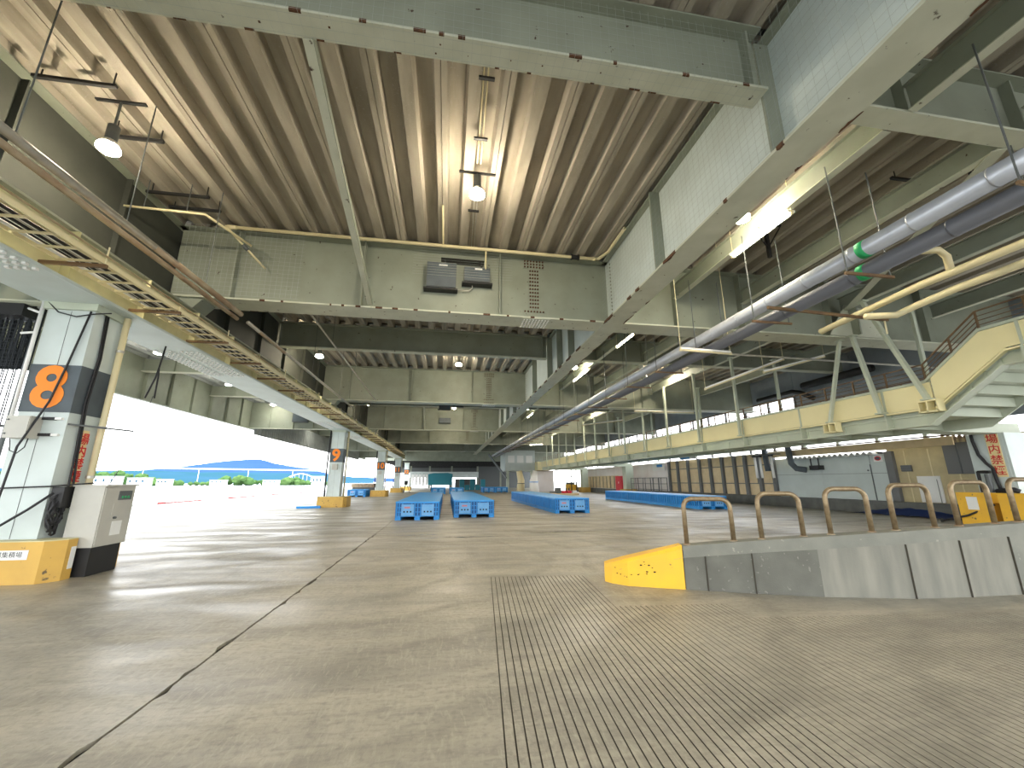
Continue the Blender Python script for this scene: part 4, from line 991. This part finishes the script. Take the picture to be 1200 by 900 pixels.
# upper wall and posts of the clerestory
for k in range(13):
    y0 = 22 + k * 4; wp_('upper_sheet', y0, y0 + 4, 6.75, 8.82, 'upper', 21.7, .08)
for k in range(3):
    y0 = 10.5 + k * 3.83; wp_('upper_sheet', y0, y0 + 3.83, 4.05, 6.4, 'upper', 21.7, .08); wp_('upper_sheet', y0, y0 + 3.83, 6.4, 8.82, 'upper', 21.7, .08)
for k in range(5):
    y0 = -9.6 + k * 4.02; wp_('upper_sheet', y0, y0 + 4.02, 4.05, 6.4, 'steel_d', 21.7, .08); wp_('upper_sheet', y0, y0 + 4.02, 6.4, 8.82, 'steel_d', 21.7, .08)  # sheets added to block side light, their dark colour painting in the shade
for k in range(20):
    y = 22 + k * 2.2; B().box(21.62, 21.74, y - .06, y + .06, 3.45, 6.75).build('clerestory_post', M['postgrey'], wr)
for k in range(5):
    y = 13.2 + k * 2.15; B().box(21.62, 21.74, y - .08, y + .08, 3.45, 4.05).build('clerestory_post', M['wallblue'], wr)
for z in (4.6, 5.6): B().box(21.64, 21.70, 22, 62, z, z + .06).build('clerestory_rail', M['white'], wr)
# tan boards with grey posts
YP = [24.35, 25.6, 26.95, 28.1, 29.5, 31.0, 32.5, 34.2, 35.9, 37.4]
for a, b_ in zip(YP, YP[1:]):
    for z0, z1 in ((.6, 1.4), (1.4, 2.65), (2.65, 3.42)): B().box(21.6, 21.65, a + .02, b_ - .02, z0 + .012, z1 - .012).build('board', M['tan'], wr)
for y in YP: B().box(21.42, 21.6, y - .13, y + .13, .6, 3.44).build('board_post', M['postgrey'], wr)
B().box(21.66, 21.7, 24.3, 37.5, .6, 3.44).build('wall_backing', M['dark'], wr)
for z in (1.4, 2.65): B().box(21.5, 21.6, 24.3, 37.4, z - .03, z + .03).build('board_rail', M['postgrey'], wr)
for k in range(6):
    y0 = 37.5 + k * 4.2; wp_('pale_sheet', y0, y0 + 4.2, .6, 3.4, 'palewall')  # near-white colour stands in for the daylight along this stretch
for k in range(9):
    y0 = 49.6 + k * 1.3; B().box(21.4, 21.5, y0, y0 + .95, .65, 2.25).build('leaning_board', M['tan'], wr)
    B().box(21.44, 21.6, y0 + .95, y0 + 1.25, .65, 2.2).build('board_post', M['postgrey'], wr)
sgn = thing('notice_board', 'blue and white notice strip above the tan boards', 'sign', (21.3, 35, 3.4))
B().box(21.25, 21.3, 32.4, 35.0, 3.46, 3.72).build('board', M['white'], sgn); B().box(21.24, 21.25, 33.4, 34.8, 3.5, 3.68).build('blue_field', M['blue'], sgn)
sgn = thing('notice_board', 'small blue and white notice beside the tan boards', 'sign', (21.3, 39, 3.0))
B().box(21.25, 21.3, 37.8, 40.2, 2.6, 3.3).build('board', M['white'], sgn); B().box(21.24, 21.25, 38.2, 39.3, 2.95, 3.2).build('blue_field', M['blue'], sgn)
ns = thing('no_smoking_sign', 'small white notice with a red and blue oval on the pale blue wall', 'sign', (21.58, 17.6, 2.6))
B().box(21.575, 21.595, 17.38, 17.82, 2.52, 2.84).build('board', M['white'], ns)
ob = B(); n = 20
ob.prism([(17.60 + .16 * math.cos(2 * math.pi * k / n), 2.68 + .11 * math.sin(2 * math.pi * k / n)) for k in range(n)], 'x', 21.568, 21.575).build('red_oval', M['red'], ns)
B().prism([(17.60 + .11 * math.cos(2 * math.pi * k / n), 2.68 + .07 * math.sin(2 * math.pi * k / n)) for k in range(n)], 'x', 21.563, 21.568).build('blue_oval', M['dgrey'], ns)
dh = struct('door_1', 'pale blue door seam with a dark edge bar in the painted wall')
B().box(21.57, 21.60, 18.03, 18.07, .62, 2.4).build('edge_bar', M['dark'], dh); B().tube([(21.56, 18.2, 2.1), (21.60, 18.2, 2.1)], .04, 8).build('knob', M['dark'], dh)
wd = thing('white_door', 'low white door panel with a frame in the tan wire wall', 'door', (21.6, 15.6, .6), kind='thing')
B().box(21.60, 21.66, 15.15, 16.05, .62, 1.78).build('frame', M['white'], wd); B().box(21.58, 21.60, 15.27, 15.87, .62, 1.62).build('panel', M['sticker'], wd); B().box(21.575, 21.58, 15.25, 15.27, .62, 1.64).build('edge', M['dark'], wd)
gb_ = thing('grey_panel', 'grey metal panel hanging over the tan wire wall', 'panel', (21.3, 14.2, 1.9), kind='thing')
B().box(21.25, 21.35, 13.55, 14.55, 1.85, 3.15).build('sheet', M['postgrey'], gb_); B().box(21.23, 21.25, 14.02, 14.06, 1.85, 3.15).build('seam', M['dark'], gb_)
for k in range(5): pipe('valve_riser', 'short rusty riser %s in the cluster above the grey panel' % ORD[k], [(21.2, 13.6 + k * .2, 3.15), (21.2, 13.6 + k * .2, 3.8)], .05, 'rustpipe', 'pipe', joints=[((21.2, 13.6 + k * .2, 3.3), (21.2, 13.6 + k * .2, 3.4))], jr=1.6)
vb = thing('wall_vent', 'small barred vent high on the tan wire wall', 'vent', (21.6, 16.5, 2.2))
B().box(21.62, 21.68, 16.2, 16.65, 2.0, 2.3).build('frame', M['postgrey'], vb)
for k in range(4): B().box(21.60, 21.62, 16.2, 16.65, 2.03 + k * .07, 2.06 + k * .07).build('bar', M['dark'], vb)
pipe('bent_downpipe', 'thick slate downpipe bending in front of the pale blue wall', [(20.7, 22.1, 3.7), (20.7, 22.0, 2.6), (20.8, 21.8, 2.3), (21.1, 21.4, 2.2)], .17, 'dgrey')
pipe('bent_downpipe', 'second slate downpipe near the tan boards', [(20.6, 23.9, 3.6), (20.6, 23.8, 2.2)], .17, 'dgrey')
for k, y in enumerate((24.6, 24.15, 23.2)):
    t = thing('rolled_awning', '%s white rolled awning hanging by the slate downpipes' % ORD[k], 'pole', (20.4, y, 1.6))
    B().tube([(20.4, y, 3.1), (20.35, y - .1, 1.75)], .075, 8).build('roll', M['white'], t, smooth=True); B().tube([(20.35, y - .1, 1.75), (20.33, y - .12, 1.4)], .025, 6).build('tip', M['dark'], t); B().box(20.3, 20.5, y - .1, y + .1, 3.1, 3.2).build('clip', M['black'], t)
t = thing('hanging_pole', 'thin pole on arms from which the white rolled awnings hang', 'pole', (20.4, 24, 3.2))
B().tube([(20.4, 22.9, 3.22), (20.4, 24.9, 3.22)], .03, 8).build('pole', M['dark'], t)
for y in (23.0, 24.8): B().tube([(20.4, y, 3.22), (21.45, y, 3.26)], .025, 6).build('arm', M['dark'], t)
t = thing('wall_speaker', 'black bracketed box high on the pale blue wall', 'box', (21.3, 21.2, 2.2))
B().box(21.2, 21.6, 20.7, 21.3, 2.2, 2.45).build('body', M['black'], t)
for y in (20.75, 21.25): B().box(21.3, 21.34, y - .03, y + .03, 2.45, 3.0).build('strap', M['black'], t)
bt = thing('blue_tarp', 'crumpled dark blue tarp lying along the dock kerb', 'tarp', (20.8, 16.5, 0))
b = B(); nx, ny = 5, 26
vs = []
for i in range(ny + 1):
    for k in range(nx + 1):
        y = 13.6 + 5.0 * i / ny; x = 20.45 + .52 * k / nx; e = math.sin(math.pi * min(1, i / ny * 1.0)); vs.append((x, y, .012 + (.30 * (k / nx) ** 1.2 + random.uniform(0, .06)) * e))
b.add(vs, [(i * (nx + 1) + k, i * (nx + 1) + k + 1, (i + 1) * (nx + 1) + k + 1, (i + 1) * (nx + 1) + k) for i in range(ny) for k in range(nx)]).build('sheet', M['blue_d'], bt, smooth=True)

# pier with the sign
pi_ = thing('pier', 'grey-green pier with a red vertical sign beside the raised walkway', 'pier', (20.1, 12.0, 0), kind='thing')
PX, PY0, PY1 = 19.55, 11.45, 12.55
B().box(PX, PX + 1.05, PY0, PY1, 0, 3.25).build('shaft', M['web'], pi_)
B().box(PX - .012, PX, PY0 + .08, PY1 - .05, 1.22, 3.24).build('face_plate', M['wallblue'], pi_)
B().box(15.58, PX + 1.05, 11.6, 12.4, 3.25, 3.6).build('crosshead', M['sage'], pi_)
sb_ = B().box(PX - .03, PX - .012, 11.62, 11.98, 1.70, 3.22).build('sign_board', M['signyellow'], pi_)
for k, ch in enumerate('場内禁煙'): text(ch, .35, 'lettering', M['redtext'], sb_, (PX - .034, 11.80, 3.03 - k * .375), (R(90), 0, R(-90)), .002, .004)
for y0, y1, x0, x1 in ((12.05, 12.9, 18.95, 19.5), (11.05, 11.75, 19.0, 19.5)): B().box(x0, x1, y0, y1, 0, 1.15).build('guard_block', M['yellow'], pi_)
B().box(19.5, 21.0, 10.95, 11.43, 0, 1.15).build('guard_block', M['ochre'], pi_); B().box(19.2, 19.5, 11.75, 12.05, .8, 1.15).build('guard_block', M['yellow'], pi_)
B().box(18.94, 18.95, 12.3, 12.62, .55, 1.0).build('sticker', M['sticker'], pi_)
text('火', .3, 'lettering', M['redtext'], pi_, (20.2, 10.945, .85), (R(90), 0, 0), .002)
pipe('hose', 'black hose kinking down the face of the signed pier', [(19.48, 12.35, 3.6), (19.46, 12.32, 3.0), (19.46, 12.25, 2.5), (19.46, 12.1, 2.2), (19.46, 11.95, 2.0), (19.45, 11.92, 1.6), (19.4, 11.85, 1.3)], .05, 'rubber', 'hose')
t = thing('valve_cluster', 'black valve fittings on top of the yellow pier foot', 'valve', (19.3, 12.0, 1.15))
B().tube([(19.3, 12.3, 1.16), (19.3, 12.3, 1.9)], .05, 8).build('riser', M['black'], t); B().tube([(19.3, 12.05, 1.16), (19.3, 12.05, 1.8)], .08, 8).build('riser', M['dark'], t); B().tube([(19.3, 12.3, 1.88), (19.3, 11.95, 1.88)], .05, 8).build('bridge', M['black'], t)
B().tube([(19.3, 11.9, 1.2), (19.25, 11.4, 1.26), (19.3, 11.3, 1.2)], .09, 8).build('hose_end', M['rubber'], t, smooth=True)
pipe('floor_hose', 'black hose curving from the yellow pier foot to the blue tarp', [(19.2, 12.0, .75), (18.85, 12.6, .35), (19.0, 13.6, .06), (19.9, 14.2, .05), (20.4, 14.6, .05)], .035, 'rubber', 'hose')

# further along the landward side
for k, (y, lab) in enumerate(((43.6, 'grey-green pier with a yellow foot behind the crate row under the walkway'), (58.5, 'far grey-green pier near the end of the walkway'))):
    t = thing('pier', lab, 'pier', (20, y, 0), kind='thing')
    B().box(19.6, 20.5, y - .45, y + .45, 0, 3.15).build('shaft', M['sage'], t); B().box(19.3, 20.7, y - .7, y + .7, 0, .7).build('guard_block', M['ochre'], t)
    B().box(15.6, 20.5, y - .3, y + .3, 3.15, 3.5).build('crosshead', M['sage'], t)
t = thing('red_cabinet', 'red hose cabinet standing by the far yellow-footed pier', 'cabinet', (20.4, 46.3, .6))
B().box(20.1, 20.9, 45.4, 47.3, .0, 2.15).build('body', M['red'], t); B().box(20.08, 20.1, 45.6, 47.1, .9, 2.0).build('door', M['red'], t); B().box(20.06, 20.08, 46.3, 46.4, 1.3, 1.5).build('handle', M['white'], t)
def trolley(x, y, lab):
    t = thing('wire_trolley', lab, 'trolley', (x, y, 0), 'wire roll trolleys')
    for dx in (-.4, .4):
        for dy in (-.55, .55): B().box(x + dx - .025, x + dx + .025, y + dy - .025, y + dy + .025, .12, 1.9).build('post', M['postgrey'], t)
    for z in (.15, .75, 1.3, 1.85): B().box(x - .42, x + .42, y - .57, y + .57, z, z + .04).build('shelf', M['postgrey'], t)
    for dx in (-.4, .4):
        for dy in (-.55, .55): B().tube([(x + dx - .03, y + dy, .06), (x + dx + .03, y + dy, .06)], .06, 8).build('wheel', M['black'], t)
for k, (x, y) in enumerate(((20, 36.6), (20, 38.2), (20, 39.8), (20, 41.4))): trolley(x, y, 'tall wire trolley, %s in the line by the far pier' % ORD[k])
t = thing('forklift', 'small yellow forklift with a dark mast parked far along the landward side', 'forklift', (18.6, 60, 0))
B().box(18.0, 19.2, 59.3, 61.3, .25, 1.1).build('body', M['yellow'], t); B().box(18.1, 19.1, 60.4, 61.4, 1.1, 1.4).build('counterweight', M['dark'], t)
for x in (18.2, 18.95): B().box(x, x + .1, 59.0, 59.15, .1, 4.2).build('mast', M['black'], t); B().box(x, x + .12, 58.0, 59.1, .12, .2).build('fork', M['black'], t)
for x in (18.05, 19.15):
    for y in (59.6, 61.0): B().tube([(x - .1, y, .3), (x + .1, y, .3)], .3, 12).build('wheel', M['rubber'], t)
    B().box(x - .03, x + .03, 60.9, 60.96, 1.1, 2.2).build('guard_post', M['black'], t)
B().box(18.0, 19.2, 59.8, 61.0, 2.2, 2.26).build('roof_guard', M['black'], t)

# ------------------------------------------------------------------ far end of the hall
cbn = thing('office_cabin', 'pale raised cabin with windows where the walkway ends', 'cabin', (11, 63, 0), kind='thing')
B().box(8.8, 13.4, 62, 68, 3.1, 6.2).build('body', M['wallblue'], cbn)
for x in (9.2, 10.6, 12.0): B().box(x, x + 1.0, 61.95, 62.0, 4.3, 5.4).build('window', M['sticker'], cbn)
B().box(13.4, 15.8, 60, 66, 3.2, 4.4).build('landing', M['cream'], cbn)
for x in (9.2, 13.0): B().box(x - .2, x + .2, 62.2, 62.6, 0, 3.1).build('leg', M['sage'], cbn)
B().bar((8.9, 61.8, 2.0), (6.6, 66, 5.8), .15, .3).build('stair_stringer', M['dark'], cbn)
wb = struct('wall_back', 'pale beam and dark roof of the shed at the far end of the hall')
B().box(-8.6, 7.6, 99.8, 100.2, 2.4, 3.75).build('fascia_beam', M['web'], wb)
B().box(-12, 22, 75.1, 75.3, 5.1, 8.9).build('header_sheet', M['steel'], wb)
B().box(-12, 22, 75.3, 118, 5.3, 5.5).build('shed_roof', M['dark'], wb)
B().box(-12, 22, 112, 112.3, 3.7, 5.3).build('gable_sheet', M['dark'], wb)
for k in range(9): B().box(-12, 22, 78 + k * 4, 78.25 + k * 4, 5.0, 5.3).build('purlin', M['black'], wb)
for x in (-8.4, -4, 1.2, 7.4, 13): B().box(x - .2, x + .2, 99.9, 100.3, 0, 5.3).build('shed_post', M['steel'], wb)
B().box(7.6, 22, 100, 100.3, 0, 5.3).build('side_sheet', M['dark'], wb)
B().box(2.2, 7.4, 106, 106.3, 0, 2.1).build('low_sheet', M['dark'], wb)
t = thing('tarp_stack', 'blue tarpaulin-covered stack on dark legs at the far end of the hall', 'stack', (-.6, 72, 0))
B().prism([(-3.0, .95), (.9, .95), (1.05, 2.75), (.2, 2.95), (-2.2, 2.9), (-3.1, 2.7)], 'y', 71, 75).build('tarpaulin', M['teal'], t)
for x in (-2.6, .5): B().box(x, x + .2, 71.3, 71.6, 0, .95).build('leg', M['black'], t)
for k in range(5):
    x = 2.8 + k * .95; t = thing('teal_crate', 'teal crate, %s along the far row before the dark shed' % ORD[k], 'crate', (x, 76, 0), 'teal crates before the shed')
    hh = 1.0 if k % 2 else 2.0
    B().box(x - .42, x + .42, 75.6, 76.4, 0, hh).build('body', M['teal'], t); B().box(x - .45, x + .45, 75.57, 76.43, hh - .1, hh).build('rim', M['dark'], t)
for k in range(7):
    x = -7.2 + k * .75; t = thing('hanging_cloth', 'white cloth hanging %s in the line at the shed mouth' % ORD[k], 'cloth', (x, 92, 0), 'white cloths at the shed mouth')
    B().box(x - .28, x + .28, 91.9, 92.0, .5 + random.random() * .4, 3.0).build('cloth', M['white'], t); B().box(x - .03, x + .03, 91.9, 92, 3.0, 3.2).build('hook', M['dark'], t)
t = thing('tarp_roll', 'upright pale wrapped bundle standing far along the landward side', 'bundle', (12.4, 60, 0))
B().tube([(12.2, 57, 0), (12.1, 57, 1.6), (12.3, 57, 3.0)], [.7, .55, .3], 10).build('wrap', M['white'], t, smooth=True); B().tube([(12.15, 57, 1.4), (12.15, 57, 1.5)], .62, 10).build('tie', M['blue'], t)
t = thing('tarp_roll', 'upright cream wrapped bundle beside the pale one', 'bundle', (10.6, 60, 0))
B().tube([(10.4, 58, 0), (10.5, 58, 1.6), (10.2, 58, 3.0)], [.6, .5, .4], 10).build('wrap', M['ypipe'], t, smooth=True); B().tube([(10.48, 58, 1.2), (10.48, 58, 1.3)], .56, 10).build('tie', M['dark'], t)
t = thing('sliding_door', 'pale sliding door under the far end of the walkway', 'door', (15, 61, 0), kind='thing')
B().box(13.2, 16.2, 61.5, 61.6, 0, 3.05).build('leaf', M['palewall'], t); B().box(13.0, 16.6, 61.4, 61.7, 3.05, 3.15).build('track', M['brown'], t)
t = thing('junk_pallet', 'low pallet of mixed gear beyond the landward crate row', 'pallet', (13, 48, 0))
B().box(12, 15.5, 47.3, 48.7, 0, .18).build('deck', M['tan'], t)
for k in range(5): B().box(12.2 + k * .65, 12.7 + k * .65, 47.5, 48.4, .18, .4 + random.random() * .5).build('bundle', M[random.choice(('dark', 'red', 'white', 'postgrey'))], t)
t = thing('fish_tub', 'brown and blue tubs heaped seaward of column 10', 'tub', (-9, 48, 0))
B().box(-10.2, -7.8, 47.4, 48.4, .9, 1.3).build('rim', M['rustpipe'], t); B().box(-10.1, -7.9, 47.5, 48.3, 0, .9).build('body', M['dark'], t)
t = thing('cable_reel', 'black tripod reel by the foot of column 11', 'reel', (-5.6, 58, 0))
for a in (0, 2.1, 4.2): B().bar((-5.5, 59, 1.3), (-5.5 + .6 * math.cos(a), 59 + .6 * math.sin(a), 0), .06, .06).build('leg', M['black'], t)
B().tube([(-5.7, 59, 1.35), (-5.3, 59, 1.35)], .25, 12).build('drum', M['black'], t)

# ------------------------------------------------------------------ across the water
def az(deg, d): return (d * math.sin(R(deg)), d * math.cos(R(deg)))
def ridge(name, label, pts, d, depth, m):
    """pts: (bearing, height above the water) of the crest"""
    b = B(); n = len(pts); vs = []
    for a, h in pts:
        for k, (dd, f) in enumerate(((0, 0), (depth * .25, .45), (depth * .5, .8), (depth * .75, 1.0), (depth * 1.4, .3))):
            x, y = az(a, d + dd); vs.append((x, y, -1.2 + (h + 1.2) * f * (d + dd) / (d + depth * .75)))
    fs = [(i * 5 + k, (i + 1) * 5 + k, (i + 1) * 5 + k + 1, i * 5 + k + 1) for i in range(n - 1) for k in range(4)]
    r_ = struct(name, label); b.add(vs, fs).build('slope', M[m], r_, smooth=True)
D1 = 1500
def crest(lst, d, f=1.):
    out = []
    for (a0, h0), (a1, h1) in zip(lst, lst[1:]):
        for k in range(8): t_ = k / 8; out.append((a0 + (a1 - a0) * t_, (h0 + (h1 - h0) * t_ + random.uniform(-.25, .25)) * d / 472 * f))
    return out
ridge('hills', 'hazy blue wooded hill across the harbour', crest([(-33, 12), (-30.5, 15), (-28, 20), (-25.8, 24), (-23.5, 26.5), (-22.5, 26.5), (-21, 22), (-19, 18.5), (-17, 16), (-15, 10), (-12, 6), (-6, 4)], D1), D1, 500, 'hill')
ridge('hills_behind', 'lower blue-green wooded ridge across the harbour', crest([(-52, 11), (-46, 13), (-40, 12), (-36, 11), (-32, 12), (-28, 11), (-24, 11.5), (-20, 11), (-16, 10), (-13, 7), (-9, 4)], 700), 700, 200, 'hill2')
tb = B()
def clump(b, x, y, z, r):
    bm = bmesh.new(); bmesh.ops.create_icosphere(bm, subdivisions=2, radius=r)
    for v in bm.verts: v.co *= random.uniform(.75, 1.15); v.co.z *= .8
    b.add([(v.co.x + x, v.co.y + y, v.co.z + z) for v in bm.verts], [tuple(v.index for v in f.verts) for f in bm.faces]); bm.free()
for a0, a1, hmax, cnt in ((-54, -28.6, 10.5, 110), (-26.6, -22.8, 7.5, 16), (-20.5, -17.5, 6.5, 16), (-29, -14, 3.5, 30)):
    for k in range(cnt):
        t_ = random.random(); a = a0 + (a1 - a0) * t_; d = random.uniform(345, 372); x, y = az(a, d); env = (1 - abs(2 * t_ - 1) ** 3)
        r = random.uniform(2.2, 3.8) * (1 if hmax > 4 else .6); clump(tb, x, y, max(0, hmax * env * random.uniform(.45, 1) - r), r)
tag(tb.build('woodland', M['leaf']), 'green trees crowding the far shore of the harbour', 'trees', kind='stuff')
for k, (a, wdt, hh) in enumerate(((-38.2, 9, 3.2), (-35.6, 12, 4.2), (-33.2, 10, 3.4), (-31.2, 6, 2.6), (-16.2, 7, 5.0), (-26.5, 8, 2.2), (-21.3, 9, 2.2))):
    x, y = az(a, 335); t = thing('shore_house', 'white low building on the far shore, %s counting from the column marked 8' % ORD[k], 'building', (x, y, -1.2), 'white buildings on the far shore')
    B().box(x - wdt / 2, x + wdt / 2, y, y + 6, -1.2, hh).build('wall', M['white'], t); B().box(x - wdt / 2 - .3, x + wdt / 2 + .3, y - .3, y + 6.3, hh, hh + .35).build('roof', M['deck_grey'], t)
    for q in range(3): B().box(x - wdt / 3 + q * wdt / 3 - .5, x - wdt / 3 + q * wdt / 3 + .5, y - .06, y, hh * .3, hh * .7).build('window', M['hill2'], t)
lb = thing('long_bridge', 'thin white bridge deck crossing the harbour before the blue hill', 'bridge', (*az(-28, 520), 12.5))
p, q = az(-50, 640), az(-14.5, 600)
B().bar((*p, 15.8), (*q, 15.2), 2, 1.4).build('bridge_deck', M['white'], lb)
for k in range(9):
    t_ = k / 8; x = p[0] + (q[0] - p[0]) * t_; y = p[1] + (q[1] - p[1]) * t_; B().box(x - .25, x + .25, y - .25, y + .25, -1.3, 15.4).build('bridge_pier', M['white'], lb)
ab = thing('arch_bridge', 'small white arch bridge low on the far shore', 'bridge', (*az(-19, 400), 0))
c0 = Vector((*az(-20.3, 400), 0)); c1 = Vector((*az(-15.8, 400), 0))
B().tube([c0.lerp(c1, k / 20) + Vector((0, 0, .3 + 7.5 * math.sin(math.pi * k / 20))) for k in range(21)], .45, 6).build('arch', M['white'], ab, smooth=True)
B().bar(c0 - (c1 - c0) * .15 + Vector((0, 0, 1.3)), c1 + (c1 - c0) * .15 + Vector((0, 0, 1.3)), 1.5, .6).build('bridge_deck', M['white'], ab)
for k in range(3, 18, 2): v = c0.lerp(c1, k / 20); B().bar(v + Vector((0, 0, 1.3)), v + Vector((0, 0, .3 + 7.5 * math.sin(math.pi * k / 20))), .2, .2).build('hanger', M['white'], ab)
bpy.context.view_layer.update()
